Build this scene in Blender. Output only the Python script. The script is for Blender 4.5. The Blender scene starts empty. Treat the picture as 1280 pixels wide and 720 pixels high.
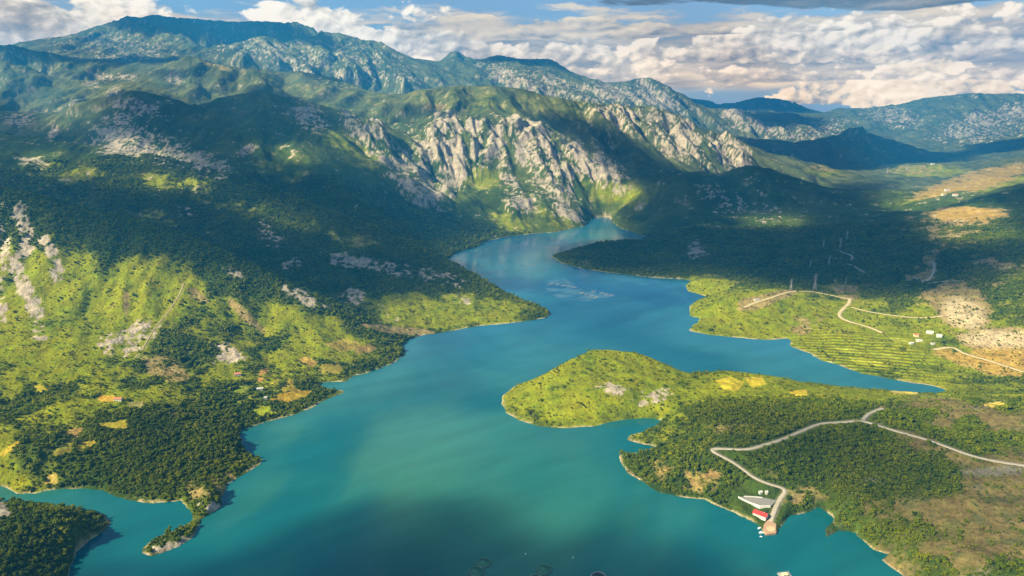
import bpy, math, random
import numpy as np
from mathutils import kdtree

# ------------------------------------------------------------------ camera, world, sun, exposure
C = bpy.context.scene.collection
SC = bpy.context.scene
CAM_H = 600.0
FPX = 870.0
PITCH = math.atan(230.0 / FPX)
cp_, sp_ = math.cos(PITCH), math.sin(PITCH)
cam = bpy.data.cameras.new("camera")
cam.sensor_width = 36.0
cam.lens = 36.0 * FPX / 1280.0
cam.clip_start = 1.0
cam.clip_end = 80000.0
camo = bpy.data.objects.new("camera", cam)
C.objects.link(camo)
camo.location = (0, 0, CAM_H)
camo.rotation_euler = (math.pi / 2 - PITCH, 0, 0)
SC.camera = camo

SUN_EL = math.radians(36)
SUN_AZ = math.radians(-116)          # from +Y, clockwise: left and a little behind the camera
SD = np.array([math.sin(SUN_AZ) * math.cos(SUN_EL), math.cos(SUN_AZ) * math.cos(SUN_EL), math.sin(SUN_EL)])
EXPOSURE = 1.42
SUN_STRENGTH = 5.0
SKY_STRENGTH = 0.065
HAZE_DENSITY = 6.8e-5
HAZE_COLOR = (0.03, 0.40, 1.0, 1)

SC.view_settings.view_transform = 'Standard'
SC.view_settings.look = 'None'
SC.view_settings.exposure = EXPOSURE
SC.view_settings.gamma = 1.0
SC.view_settings.use_curve_mapping = False
SC.render.engine = 'CYCLES'
cy = SC.cycles
cy.max_bounces = 5
cy.diffuse_bounces = 2
cy.glossy_bounces = 2
cy.transmission_bounces = 2
cy.transparent_max_bounces = 12
cy.volume_bounces = 0
cy.use_denoising = True
try:
    cy.denoiser = 'OPENIMAGEDENOISE'
except Exception:
    pass
cy.caustics_reflective = False
cy.caustics_refractive = False


class NT:
    """small helper for node trees"""
    def __init__(s, tree):
        s.t = tree

    def n(s, kind, **kw):
        nd = s.t.nodes.new(kind)
        for k, v in kw.items():
            setattr(nd, k, v)
        return nd

    def put(s, sock, v):
        if isinstance(v, bpy.types.NodeSocket):
            s.t.links.new(v, sock)
        elif v is not None:
            if hasattr(sock, 'default_value'):
                try:
                    sock.default_value = v
                except Exception:
                    sock.default_value = (v[0], v[1], v[2], 1.0) if len(v) == 3 else v[:3]

    def m(s, op, a, b=None, c=None, clamp=False):
        nd = s.n('ShaderNodeMath', operation=op)
        nd.use_clamp = clamp
        s.put(nd.inputs[0], a)
        s.put(nd.inputs[1], b)
        s.put(nd.inputs[2], c)
        return nd.outputs[0]

    def vm(s, op, a, b=None, scale=None):
        nd = s.n('ShaderNodeVectorMath', operation=op)
        s.put(nd.inputs[0], a)
        s.put(nd.inputs[1], b)
        if scale is not None:
            s.put(nd.inputs['Scale'], scale)
        return nd.outputs[1] if op in ('LENGTH', 'DOT_PRODUCT') else nd.outputs[0]

    def sep(s, v):
        nd = s.n('ShaderNodeSeparateXYZ')
        s.put(nd.inputs[0], v)
        return nd.outputs

    def comb(s, x, y, z):
        nd = s.n('ShaderNodeCombineXYZ')
        for i, v in enumerate((x, y, z)):
            s.put(nd.inputs[i], v)
        return nd.outputs[0]

    def noise(s, vec, scale, detail=4, rough=0.55, dist=0.0):
        nd = s.n('ShaderNodeTexNoise')
        s.put(nd.inputs['Vector'], vec)
        nd.inputs['Scale'].default_value = scale
        nd.inputs['Detail'].default_value = detail
        nd.inputs['Roughness'].default_value = rough
        nd.inputs['Distortion'].default_value = dist
        return nd.outputs[0]

    def step(s, v, a, b):
        nd = s.n('ShaderNodeMapRange', interpolation_type='SMOOTHSTEP')
        s.put(nd.inputs[0], v)
        nd.inputs[1].default_value = a
        nd.inputs[2].default_value = b
        nd.inputs[3].default_value = 0
        nd.inputs[4].default_value = 1
        return nd.outputs[0]

    def mix(s, f, a, b, blend='MIX'):
        nd = s.n('ShaderNodeMix', data_type='RGBA', blend_type=blend)
        s.put(nd.inputs[0], f)
        s.put(nd.inputs[6], a)
        s.put(nd.inputs[7], b)
        return nd.outputs[2]


# world: Nishita sky with a layer of cumulus and stratus
world = bpy.data.worlds.new("World")
SC.world = world
world.use_nodes = True
wt = world.node_tree
wt.nodes.clear()
w = NT(wt)
sky = w.n('ShaderNodeTexSky', sky_type='NISHITA')
sky.sun_disc = False
sky.sun_elevation = SUN_EL
sky.sun_rotation = SUN_AZ
sky.altitude = 600
sky.air_density = 1.0
sky.dust_density = 0.6
sky.ozone_density = 2.0
dirv = w.vm('NORMALIZE', w.n('ShaderNodeTexCoord').outputs['Generated'])
dx, dy, dz = w.sep(dirv)
az = w.m('ARCTAN2', dx, dy)
el = w.m('ARCSINE', dz)
def n2d(vec, scale, detail, rough):
    nd = w.n('ShaderNodeTexNoise', noise_dimensions='2D')
    w.put(nd.inputs['Vector'], vec)
    nd.inputs['Scale'].default_value = scale
    nd.inputs['Detail'].default_value = detail
    nd.inputs['Roughness'].default_value = rough
    return nd.outputs[0]


def v2d(vec, scale, detail):
    nd = w.n('ShaderNodeTexVoronoi', voronoi_dimensions='2D', feature='F1')
    nd.normalize = True
    w.put(nd.inputs['Vector'], vec)
    nd.inputs['Scale'].default_value = scale
    nd.inputs['Detail'].default_value = detail
    nd.inputs['Roughness'].default_value = 0.5
    return nd.outputs['Distance']


def blob(a0, e0, ra, re):
    """1 at the middle of an elliptical patch of sky, 0 outside it (angles in radians)"""
    p = w.m('DIVIDE', w.m('SUBTRACT', az, a0), ra)
    q = w.m('DIVIDE', w.m('SUBTRACT', el, e0), re)
    r2 = w.m('ADD', w.m('MULTIPLY', p, p), w.m('MULTIPLY', q, q))
    return w.m('POWER', 2.718, w.m('MULTIPLY', r2, -1.0))


warp = n2d(w.comb(w.m('MULTIPLY', az, 22.0), w.m('MULTIPLY', el, 40.0), 0), 1.0, 3, 0.5)
wofs = w.m('MULTIPLY', w.m('SUBTRACT', warp, 0.5), 0.020)
cu = w.m('ADD', az, wofs)
cv = w.m('ADD', el, w.m('MULTIPLY', wofs, 0.5))


def cloud_row(base, h, sx, sy, seed, cov, puffy, extra=None):
    """a bank of cumulus: flat grey base at one elevation, heaped sunlit tops above it; returns mask and sunlight"""
    vec = w.comb(w.m('ADD', w.m('MULTIPLY', cu, sx), seed), w.m('ADD', w.m('MULTIPLY', cv, sy), seed * 0.37), 0)
    f = w.m('SUBTRACT', n2d(vec, 1.0, 7, 0.6), 0.5)
    pf = w.m('SUBTRACT', 0.5, v2d(vec, 1.9, 3))
    nz_ = w.m('ADD', w.m('MULTIPLY', f, 1.7), w.m('MULTIPLY', pf, puffy))
    tops = n2d(w.comb(w.m('ADD', w.m('MULTIPLY', az, sx * 0.4), seed * 1.7), 0.3, 0), 1.0, 2, 0.5)
    H = w.m('MULTIPLY', w.m('ADD', 0.25, w.m('MULTIPLY', tops, 1.5)), h)
    q = w.m('DIVIDE', w.m('SUBTRACT', el, base), H)
    up = w.m('MAXIMUM', q, 0.0)
    dn = w.m('MINIMUM', q, 0.0)
    c = cov if extra is None else w.m('ADD', extra, cov)
    d = w.m('SUBTRACT', w.m('ADD', nz_, c), up)
    d = w.m('ADD', d, w.m('MULTIPLY', dn, 5.0))
    mask = w.step(d, 0.0, 0.22)
    vec2 = w.comb(w.m('ADD', w.m('MULTIPLY', w.m('SUBTRACT', cu, 0.006), sx), seed), w.m('ADD', w.m('MULTIPLY', w.m('ADD', cv, 0.005), sy), seed * 0.37), 0)
    f2 = w.m('SUBTRACT', n2d(vec2, 1.0, 5, 0.6), 0.5)
    pf2 = w.m('SUBTRACT', 0.5, v2d(vec2, 1.9, 2))
    slope_ = w.m('SUBTRACT', w.m('ADD', w.m('MULTIPLY', f, 1.7), w.m('MULTIPLY', pf, puffy)), w.m('ADD', w.m('MULTIPLY', f2, 1.7), w.m('MULTIPLY', pf2, puffy)))
    li = w.m('ADD', w.m('MULTIPLY', w.m('MINIMUM', up, 1.2), 0.34), w.m('MULTIPLY', nz_, 0.30))
    li = w.m('ADD', li, w.m('MULTIPLY', slope_, 1.05))
    li = w.m('ADD', li, w.m('MULTIPLY', w.m('SUBTRACT', n2d(w.comb(w.m('ADD', w.m('MULTIPLY', cu, sx * 0.55), seed * 2.3), w.m('MULTIPLY', cv, sy * 0.9), 0), 1.0, 2, 0.5), 0.47), 1.5))
    return mask, li


def shade_ramp(v, lo, mid_, hi_):
    rp_ = w.n('ShaderNodeValToRGB')
    w.put(rp_.inputs[0], v)
    e_ = rp_.color_ramp.elements
    e_[0].position, e_[0].color = 0.0, lo + (1,)
    e_[1].position, e_[1].color = 1.0, hi_ + (1,)
    k_ = rp_.color_ramp.elements.new(0.45)
    k_.color = mid_ + (1,)
    return rp_.outputs[0]


GREY, MIDG, WHITE = (0.155, 0.125, 0.095), (0.35, 0.285, 0.205), (0.70, 0.60, 0.46)
BLUEG, CREAM = (0.19, 0.165, 0.14), (0.56, 0.45, 0.29)
col = w.vm('MULTIPLY', w.vm('SCALE', sky.outputs[0], scale=SKY_STRENGTH), w.mix(w.step(el, 0.35, 0.05), (1, 1, 1, 1), (0.62, 0.62, 0.66, 1)))
# pale air low over the far ridges
col = w.mix(w.m('MULTIPLY', w.step(el, 0.055, -0.02), 0.75), col, (0.17, 0.23, 0.30, 1))
gain = w.mix(w.m('POWER', 2.718, w.m('MULTIPLY', w.m('MULTIPLY', dz, dz), -1.0 / (0.085 * 0.085))), (0.90, 0.89, 0.86, 1), (1.60, 1.30, 0.90, 1))
# a grey sheet of stratus behind the heaps
st_v = w.comb(w.m('MULTIPLY', cu, 7.0), w.m('MULTIPLY', cv, 46.0), 0)
st_n = n2d(st_v, 1.0, 6, 0.58)
st_m = w.m('MULTIPLY', w.step(el, 0.012, 0.026), w.step(w.m('ADD', st_n, w.m('MULTIPLY', w.m('SUBTRACT', 0.112, el), 9.0)), 0.42, 0.66))
col = w.mix(w.m('MULTIPLY', st_m, 0.95), col, w.mix(1.0, shade_ramp(w.step(st_n, 0.25, 0.8), GREY, MIDG, CREAM), gain, blend='MULTIPLY'))
ROWS = [
    # base, height, scale across, scale up, seed, cover, puffiness, brightness, lo, mid, hi, weight patch
    (0.004, 0.048, 20, 30, 3.1, -0.45, 1.2, 0.36, BLUEG, CREAM, WHITE, (0.50, 0.02, 0.15, 9, 1.35)),
    (0.030, 0.034, 15, 28, 7.7, -0.05, 1.5, 0.30, BLUEG, MIDG, WHITE, (0.10, 0.05, 0.3, 9, 0.35)),
    (0.060, 0.050, 14, 24, 12.9, -0.05, 1.6, 0.44, GREY, MIDG, WHITE, (0.42, 0.1, 0.20, 9, 0.75)),
    (0.088, 0.026, 10, 30, 21.3, -0.15, 1.3, 0.18, GREY, MIDG, CREAM, (0.05, 0.1, 0.20, 9, 0.85)),
    (0.050, 0.085, 12, 19, 33.3, -0.30, 1.6, 0.34, GREY, MIDG, WHITE, (-0.48, 0.1, 0.42, 9, 1.25)),
    (0.1265, 0.060, 6, 30, 41.7, -0.45, 0.6, -0.10, (0.07, 0.065, 0.06), (0.14, 0.125, 0.10), MIDG, (0.52, 0.1, 0.30, 9, 1.5)),
]
for base, h, sx, sy, seed, cov, puffy, br, lo, mid_, hi_, (a0, e0, ra, re, amt) in ROWS:
    mask_, li = cloud_row(base, h, sx, sy, seed, cov, puffy, w.m('MULTIPLY', blob(a0, e0, ra, re), amt))
    cc_ = shade_ramp(w.m('ADD', li, br, clamp=True), lo, mid_, hi_)
    cc_ = w.mix(1.0, cc_, gain, blend='MULTIPLY')
    col = w.mix(w.m('MULTIPLY', mask_, 0.96), col, cc_)
# broken cloud over the rest of the dome
over = n2d(w.comb(w.m('MULTIPLY', dx, 3.2), w.m('MULTIPLY', dy, 3.2), 0), 1.0, 5, 0.55)
of = w.m('MULTIPLY', w.step(over, 0.46, 0.62), w.step(el, 0.17, 0.24))
col = w.mix(w.m('MULTIPLY', of, 0.55), col, shade_ramp(over, (0.12, 0.12, 0.13), (0.22, 0.215, 0.21), (0.42, 0.40, 0.38)))
col = w.mix(w.step(dz, 0.0, -0.05), col, (0.05, 0.07, 0.08, 1))
bg = w.n('ShaderNodeBackground')
w.put(bg.inputs[0], col)
bg.inputs[1].default_value = 1.0
wo = w.n('ShaderNodeOutputWorld')
wt.links.new(bg.outputs[0], wo.inputs[0])

sun = bpy.data.lights.new("sun", 'SUN')
sun.energy = SUN_STRENGTH
sun.angle = math.radians(0.6)
sun.color = (1.0, 0.88, 0.56)
suno = bpy.data.objects.new("sun", sun)
C.objects.link(suno)
suno.location = (-3000, -1500, 4000)
from mathutils import Vector
suno.rotation_euler = Vector(SD).to_track_quat('Z', 'Y').to_euler()


# ------------------------------------------------------------------ geometry of sight lines (photo 1280 x 720)
def ray(px, py):
    x = (np.asarray(px, float) - 640) / FPX
    v = -(np.asarray(py, float) - 360) / FPX
    return x, cp_ + v * sp_, -sp_ + v * cp_


def at_d(px, py, d):
    x, y, z = ray(px, py)
    t = d / y
    return np.array([x * t, y * t, CAM_H + z * t])


def at_z(px, py, zz=0.0):
    x, y, z = ray(px, py)
    t = (zz - CAM_H) / z
    return np.array([x * t, y * t, CAM_H + z * t])


def project(x, y, z):
    zz = z - CAM_H
    depth = y * cp_ - zz * sp_
    up = y * sp_ + zz * cp_
    depth = np.maximum(depth, 1.0)
    return 640 + FPX * x / depth, 360 - FPX * up / depth


# ------------------------------------------------------------------ noise
def _hash(ix, iy, seed):
    h = (ix.astype(np.int64) * 374761393 + iy.astype(np.int64) * 668265263 + seed * 974634777) & 0xFFFFFFFF
    h = ((h ^ (h >> 13)) * 1274126177) & 0xFFFFFFFF
    h = (h ^ (h >> 16)) & 0xFFFFFFFF
    return h.astype(np.float32) / np.float32(4294967296.0)


def vnoise(x, y, seed=0):
    """gradient noise in about -1..1"""
    fx, fy = np.floor(x), np.floor(y)
    ix, iy = fx.astype(np.int64), fy.astype(np.int64)
    tx, ty = (x - fx).astype(np.float32), (y - fy).astype(np.float32)
    ux = tx * tx * tx * (tx * (tx * 6 - 15) + 10)
    uy = ty * ty * ty * (ty * (ty * 6 - 15) + 10)

    def g(a, b, ox, oy):
        an = _hash(ix + a, iy + b, seed) * np.float32(6.2831853)
        return np.cos(an) * (tx - ox) + np.sin(an) * (ty - oy)
    a = g(0, 0, 0, 0)
    b = g(1, 0, 1, 0)
    c = g(0, 1, 0, 1)
    d = g(1, 1, 1, 1)
    return ((a + (b - a) * ux) * (1 - uy) + (c + (d - c) * ux) * uy) * np.float32(1.5)


def fbm(x, y, L, octs, seed=0, gain=0.5):
    s = np.zeros(x.shape, np.float32)
    a, tot = 1.0, 0.0
    for i in range(octs):
        s += a * vnoise(x / L + 17.3 * i, y / L - 9.1 * i, seed + i)
        tot += a
        a *= gain
        L *= 0.49
    return s / tot


def sstep(v, a, b):
    t = np.clip((v - a) / (b - a), 0, 1)
    return t * t * (3 - 2 * t)


# ------------------------------------------------------------------ shoreline of the lake (traced once, laid on the water level)
SHORE = [(60, 800), (78, 740), (85, 720), (88, 708), (95, 690), (112, 675), (130, 663), (138, 655), (132, 645), (118, 640), (95, 636),
         (60, 632), (30, 629), (0, 627), (-70, 622), (-160, 612), (-165, 604), (-60, 603), (0, 606), (10, 610), (20, 617), (45, 617),
         (57, 613), (75, 611), (105, 610), (130, 613), (145, 620), (165, 626), (190, 629), (215, 627), (228, 625), (232, 632),
         (240, 641), (242, 648), (235, 655), (220, 662), (205, 668), (190, 676), (179, 684), (178, 692), (190, 695), (205, 690), (225, 682),
         (241, 672), (246, 660), (253, 648), (263, 642), (277, 632), (279, 618), (283, 606), (296, 598), (310, 590), (325, 580),
         (328, 574), (318, 570), (306, 566), (303, 555), (299, 545), (302, 538), (312, 534), (333, 527), (354, 522), (369, 518), (393, 508),
         (408, 499), (430, 491), (429, 488), (408, 484.5), (398, 480), (407, 477.5), (432, 477), (443, 469), (460, 466), (480, 458), (495, 452),
         (503, 446), (507, 441), (503, 433), (506, 428), (511, 425), (527, 419), (568, 413), (601, 407), (635, 404), (662, 400.6), (680, 398), (688, 393),
         (684, 388), (672, 384), (655, 380), (640, 375), (628, 371), (610, 365), (585, 352), (562, 338), (556, 328),
         (562, 322), (571, 315.6), (595, 309), (611, 300.5), (638, 295.5), (668, 292), (695, 290), (715, 285.5), (731, 282.5),
         (736, 276), (744, 272), (755, 271), (763, 272), (767, 279), (776, 285.5), (793, 291), (814, 299), (790, 305), (760, 308),
         (730, 313), (700, 318), (688, 320), (702, 329), (729, 336), (762, 341), (789, 344), (820, 347.6),
         (850, 348.5), (866, 351), (857, 357), (860, 364), (877, 369), (886, 371), (870, 376), (862, 384), (863, 395), (877, 398), (865, 408), (863, 414),
         (884, 418), (917, 421.5), (961, 425), (987, 422.5), (989, 428), (988, 433), (1014, 441.6), (1025, 450), (1051, 457), (1078, 467),
         (1120, 475), (1160, 481), (1185, 488), (1165, 494), (1120, 490), (1050, 483), (990, 477), (930, 471), (890, 470), (866, 472),
         (845, 468), (825, 455), (800, 445), (772, 440), (750, 441), (738, 449), (708, 459), (668, 474), (643, 483),
         (630, 493), (626, 505), (632, 515), (648, 525), (675, 533), (709, 535), (742, 533), (776, 525), (806, 522), (830, 526), (823, 530),
         (806, 539), (786, 545.5), (784, 550), (806, 555.6), (828, 559.6), (816, 562), (796, 565.7), (773, 569), (776, 577), (784, 591),
         (806, 604), (826, 616), (850, 621), (880, 624), (894, 631), (924, 643), (944, 653), (951, 658), (954, 667), (971, 667), (974, 656), (984, 644.6),
         (1016, 638), (1022, 632), (1030, 637), (1043, 646), (1041, 653), (1031, 662), (1033, 671), (1048, 663), (1068, 665), (1082, 678), (1092, 686.6),
         (1112, 693), (1103, 700), (1119, 712), (1129, 719), (1140, 745), (1165, 800), (1190, 900), (900, 1400), (300, 1400), (20, 900)]
SH = np.array([at_z(a, b)[:2] for a, b in SHORE])
# a little natural unevenness along the shore
_p = [SH[0]]
_rng = np.random.default_rng(4)
for i in range(len(SH)):
    a, b = SH[i], SH[(i + 1) % len(SH)]
    ln = np.hypot(*(b - a))
    k = int(max(1, min(12, ln // 14)))
    for j in range(1, k + 1):
        q = a + (b - a) * j / k
        if j < k:
            nrm = np.array([-(b - a)[1], (b - a)[0]]) / max(ln, 1e-6)
            q = q + nrm * _rng.normal(0, 1.6)
        _p.append(q)
SHP = np.array(_p[:-1])


def inside_poly(x, y, P):
    r = np.zeros(x.shape, bool)
    n = len(P)
    for i in range(n):
        x0, y0 = P[i]
        x1, y1 = P[(i + 1) % n]
        if y0 == y1:
            continue
        m_ = (y0 > y) != (y1 > y)
        r ^= m_ & (x < (x1 - x0) * (y - y0) / (y1 - y0) + x0)
    return r


# ------------------------------------------------------------------ terrain: ridge, valley and slope lines
R_LINES = [  # (px, py, forward distance) of crests and slopes
    [(-420, 210, 2000), (-300, 215, 1950), (-120, 222, 1930), (0, 232, 1900), (100, 258, 1850), (201, 284, 1800), (285, 314, 1770), (336, 344, 1740), (386, 368, 1725), (427, 391, 1715), (455, 405, 1705), (480, 418, 1695)],
    [(684, 389.5, 1965), (668, 380, 2010), (650, 373, 2060), (632, 365, 2120), (621, 354, 2180), (595, 341, 2260), (564, 327, 2330), (531, 310, 2370), (487, 297, 2400), (420, 267, 2500), (350, 240, 2600), (250, 205, 2800), (150, 185, 3000), (0, 165, 3100), (-300, 150, 3200), (-420, 150, 3200)],
    [(-300, 390, 1500), (0, 400, 1510), (150, 400, 1540), (250, 410, 1560), (330, 425, 1600)],
    [(120, 520, 1180), (215, 530, 1150), (290, 547, 1120)],
    [(50, 560, 1050), (-100, 560, 1050), (-300, 560, 1050)],
    [(100, 652, 850), (60, 645, 850), (0, 636, 875), (-200, 640, 860), (-350, 650, 860)],
    [(0, 720, 745), (-200, 740, 700), (-320, 900, 540)],
    [(0, 760, 690), (-100, 900, 540)],
    # dark promontory and shoulder right of the gorge
    [(768, 266, 3620), (776, 260, 3620), (789, 252, 3640), (803, 243, 3650), (830, 226, 3720), (850, 219, 3760), (870, 213, 3800), (890, 214, 3820), (904, 219, 3820), (917, 208, 3800), (937, 201.6, 3800), (957, 208, 3800), (984, 217, 3750), (1011, 228, 3700), (1040, 238, 3650), (1080, 250, 3550), (1120, 264, 3350), (1142, 268, 3250), (1169, 263, 3100), (1199, 255, 3050), (1236, 245, 3000), (1280, 239, 3000), (1400, 225, 3000), (1570, 210, 3000), (1700, 205, 3000)],
    [(1090, 223, 5400), (1105, 218, 5400), (1142, 206, 5500), (1165, 203.5, 5500), (1193, 208, 5400), (1206, 215, 5300), (1220, 217, 5300), (1236, 211, 5300), (1280, 199, 5300), (1450, 185, 5300), (1700, 180, 5300)],
    [(917, 176, 6600), (951, 184, 6700), (991, 188, 6800), (1025, 185, 6900), (1045, 174.7, 7000), (1065, 159, 7000), (1078, 159.6, 7000), (1102, 168, 7000), (1135, 181, 7000), (1159, 191, 7000), (1172, 197, 7000)],
    [(1169, 200, 7400), (1203, 188, 7500), (1236, 180, 7500), (1280, 171, 7500), (1450, 150, 7500), (1700, 150, 7500)],
    [(900, 148, 9000), (908, 139, 9000), (917, 134, 9000), (934, 140, 9300), (951, 146, 9500), (984, 140, 10000), (1010, 143, 10500), (1031, 140, 11000), (1051, 136, 11000), (1085, 134, 11000), (1112, 131, 11000), (1125, 129, 11000), (1152, 122.6, 11000), (1186, 117.6, 11000), (1219, 115, 11000), (1246, 117.6, 11000), (1280, 118, 11000), (1400, 112, 11000), (1570, 110, 11000), (1700, 110, 11000)],
    [(-420, 120, 12700), (700, 118, 12700), (840, 119, 12700), (880, 127, 12700), (905, 132, 12700), (930, 128, 12700), (960, 121, 12700), (1000, 127, 12700), (1050, 127, 12700), (1100, 128, 12700), (1700, 128, 12700)],
    # cliffs: brink, foot, knolls
    [(520, 180, 4200), (530, 163, 4250), (552, 153, 4250), (580, 158, 4300), (610, 160, 4300), (640, 158, 4350), (670, 163, 4350), (700, 172, 4350), (740, 190, 4400), (770, 203, 4350), (790, 215, 4250)],
    [(548, 252, 3800), (570, 247, 3800), (600, 232, 3850), (632, 220, 3920), (660, 222, 3900), (700, 232, 3850)],
    [(615, 208, 3950), (598, 214, 3930)],
    [(640, 232, 3740), (680, 246, 3640), (720, 262, 3560)],
    [(620, 276, 3380), (650, 282, 3350)],
    [(730, 224, 4000), (780, 236, 3900)],
    # dark mass in the middle left
    [(-420, 120, 4300), (-300, 120, 4300), (0, 142, 4200), (24, 140, 4200), (60, 145, 4100), (110, 135, 4100), (151, 116, 4000), (175, 112.6, 4000), (215, 121, 4000), (242, 132, 4000), (302, 114, 4100), (336, 117.6, 4100), (369, 122.6, 4100), (400, 130, 4050), (430, 144, 4000), (454, 155, 3950), (469, 153.5, 3900), (483, 177, 3850), (494, 195, 3800), (515, 216, 3700), (537, 245, 3500), (560, 275, 3350)],
    [(440, 136, 4850), (480, 130, 4900), (520, 112, 5000), (580, 105, 5000), (620, 108, 5000), (680, 118, 5000), (730, 129, 5000), (761, 137, 5000), (783, 135, 5050), (811, 135, 5100), (833, 141, 5150), (850, 147, 5150), (870, 156, 5150), (894, 165, 5150), (917, 178, 5100), (937, 188, 5100), (961, 198, 5050)],
    [(945, 222, 4500), (900, 227, 4300), (860, 220, 4350)],
    [(400, 38, 8800), (425, 40, 8700), (450, 47, 8600), (472, 50.5, 8600), (494, 67, 8500), (519, 77.6, 8500), (544, 87, 8500), (562, 92, 8500)],
    [(500, 100, 9800), (535, 98, 9800), (548, 84, 9800), (556, 72, 9800), (566, 59, 9800), (577, 65, 9800), (591, 74, 9800), (604, 77.6, 9600), (620, 68.6, 9500), (642, 74, 9500), (653, 74, 9400), (682, 74, 9300), (707, 85, 9200), (732, 101, 9100), (752, 106, 9000), (783, 99, 9000), (797, 97, 9000), (812, 99, 9000), (833, 108, 9000), (855, 117, 9000), (867, 129, 9000), (888, 142, 9000)],
    [(600, 104, 8000), (625, 90, 8200), (650, 96, 8000), (700, 112, 7800), (740, 122, 7600)],
    [(-420, 75, 9500), (-200, 70, 9500), (0, 62, 9500), (50, 55.4, 9500), (84, 43.7, 9500), (114, 37, 9500), (134, 27, 9500), (161, 18.5, 9500), (178, 22, 9500), (195, 17, 9500), (218, 22, 9500), (249, 22, 9500), (269, 25, 9500), (302, 25, 9500), (336, 27, 9500), (369, 28.5, 9500), (390, 33.6, 9400)],
    [(235, 66, 8000), (270, 66, 8000), (296, 55, 8000), (329, 43.7, 8000), (345, 48, 8000), (359, 62, 8000), (372, 58, 8100), (380, 52, 8200), (400, 41, 8500)],
    [(-420, 50, 6500), (-300, 50, 6500), (0, 55.4, 6500), (20, 58, 6500), (50, 62, 6500), (67, 67, 6500), (84, 74.6, 6500), (101, 76.6, 6500), (134, 75.6, 6500), (161, 78, 6500), (188, 80.6, 6400), (215, 77, 6300), (228, 74, 6100)],
    [(178, 101, 5700), (201, 87, 5800), (228, 75, 5900), (242, 73, 5900), (269, 80.6, 5800), (302, 84, 5800), (336, 89, 5800), (369, 89, 5800), (403, 97, 5800), (440, 105, 5600), (480, 118, 5300)],
    [(-420, 75, 5500), (0, 79, 5500), (33, 84, 5500), (67, 97, 5500), (104, 104, 5400), (134, 107, 5200), (160, 113, 5000)],
    # spurs that run down from the crests
    [(134, 27, 9500), (150, 45, 8900), (170, 62, 8200), (185, 72, 7600)],
    [(225, 24, 9500), (236, 42, 8900), (240, 56, 8300)],
    [(96, 41, 9500), (75, 53, 8900), (60, 60, 8300)],
    [(195, 17, 9500), (205, 34, 9000)],
    [(329, 43.7, 8000), (312, 60, 7500), (300, 72, 7000)],
    [(380, 52, 8200), (362, 70, 7500)],
    [(450, 47, 8600), (440, 70, 7900), (425, 90, 7200)],
    [(472, 50.5, 8600), (498, 80, 8000), (505, 100, 7300)],
    [(620, 108, 5000), (612, 130, 4650), (605, 155, 4320)],
    [(520, 112, 5000), (505, 135, 4600)],
    [(680, 118, 5000), (690, 145, 4650)],
    [(151, 116, 4000), (150, 150, 3700), (165, 188, 3400)],
    [(302, 114, 4100), (290, 150, 3750), (280, 190, 3350), (290, 224, 2980)],
    [(400, 130, 4050), (400, 170, 3650), (420, 220, 3200), (440, 255, 2950)],
    [(60, 145, 4100), (50, 178, 3720)],
    [(215, 121, 4000), (225, 160, 3700), (230, 198, 3320)],
    [(1186, 117.6, 11000), (1180, 140, 10000), (1170, 163, 9300)],
    [(1246, 117.6, 11000), (1245, 145, 10000), (1240, 168, 9200)],
    [(1085, 134, 11000), (1092, 152, 9900)],
    [(797, 97, 9000), (790, 112, 8500), (800, 124, 8000)],
    [(682, 74, 9300), (690, 92, 8700)],
    [(900, 378, 1950), (925, 366, 2000), (955, 362, 2030), (985, 361, 2050), (1010, 361, 2070), (1030, 365, 2080), (1050, 371, 2080)],
]
H_LINES = [  # (px, py, height above the lake) of ground that is in view
    [(192, 683, 6), (210, 675, 9), (230, 666, 7), (246, 653, 3), (258, 640, 9), (265, 622, 18), (258, 600, 28)],
    [(700, 317, 12), (722, 309, 25), (749, 303, 40), (789, 300, 55), (830, 302, 60), (870, 308, 60), (920, 325, 50)],
    [(780, 325, 20), (850, 335, 25)],
    [(960, 205, 50), (1020, 213, 50), (1060, 216, 50)],
    [(868, 349, 22), (888, 345, 30), (903, 352, 28)],
    [(910, 336, 22), (980, 338, 30), (1040, 338, 50), (1100, 342, 70), (1160, 345, 90), (1220, 350, 110), (1280, 350, 130), (1500, 345, 170)],
    [(950, 300, 40), (1040, 300, 70), (1120, 300, 110), (1200, 300, 150), (1280, 300, 180), (1500, 290, 200)],
    [(900, 268, 70), (950, 262, 90), (1040, 270, 100)],
    [(1050, 415, 22), (1100, 415, 24), (1180, 410, 40), (1280, 400, 80), (1400, 390, 110), (1560, 380, 150)],
    [(1130, 455, 8), (1180, 460, 10), (1280, 460, 25), (1420, 450, 50), (1560, 440, 70)],
    [(1200, 486, 6), (1280, 488, 15), (1400, 488, 30)],
    [(1000, 485, 25), (1060, 487, 30), (1120, 492, 42), (1180, 498, 60), (1230, 500, 75), (1280, 500, 85), (1400, 495, 100), (1560, 490, 110)],
    [(930, 562, 45), (1000, 540, 56), (1030, 530, 60), (1085, 522, 68), (1150, 548, 78), (1215, 570, 82), (1280, 581, 83), (1400, 590, 90)],
    [(890, 563, 40)],
    [(980, 610, 16), (1000, 606, 20)],
    [(1050, 615, 30), (1080, 590, 46), (1110, 600, 50)],
    [(1150, 625, 58), (1210, 620, 74), (1280, 640, 75), (1420, 640, 90)],
    [(1130, 670, 30), (1180, 680, 45), (1280, 720, 72), (1400, 720, 85)],
    [(1280, 850, 60), (1560, 800, 70)],
    [(660, 487, 14), (700, 457, 44), (742, 435, 60), (772, 436, 58), (800, 440, 50), (823, 450, 36), (860, 467, 18), (905, 462, 24), (950, 466, 25), (1000, 476, 26)],
    [(690, 500, 22), (760, 485, 44), (820, 500, 26)],
    [(850, 515, 28), (900, 530, 44), (960, 515, 45)],
    [(850, 572, 26), (820, 550, 10)],
]
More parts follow.
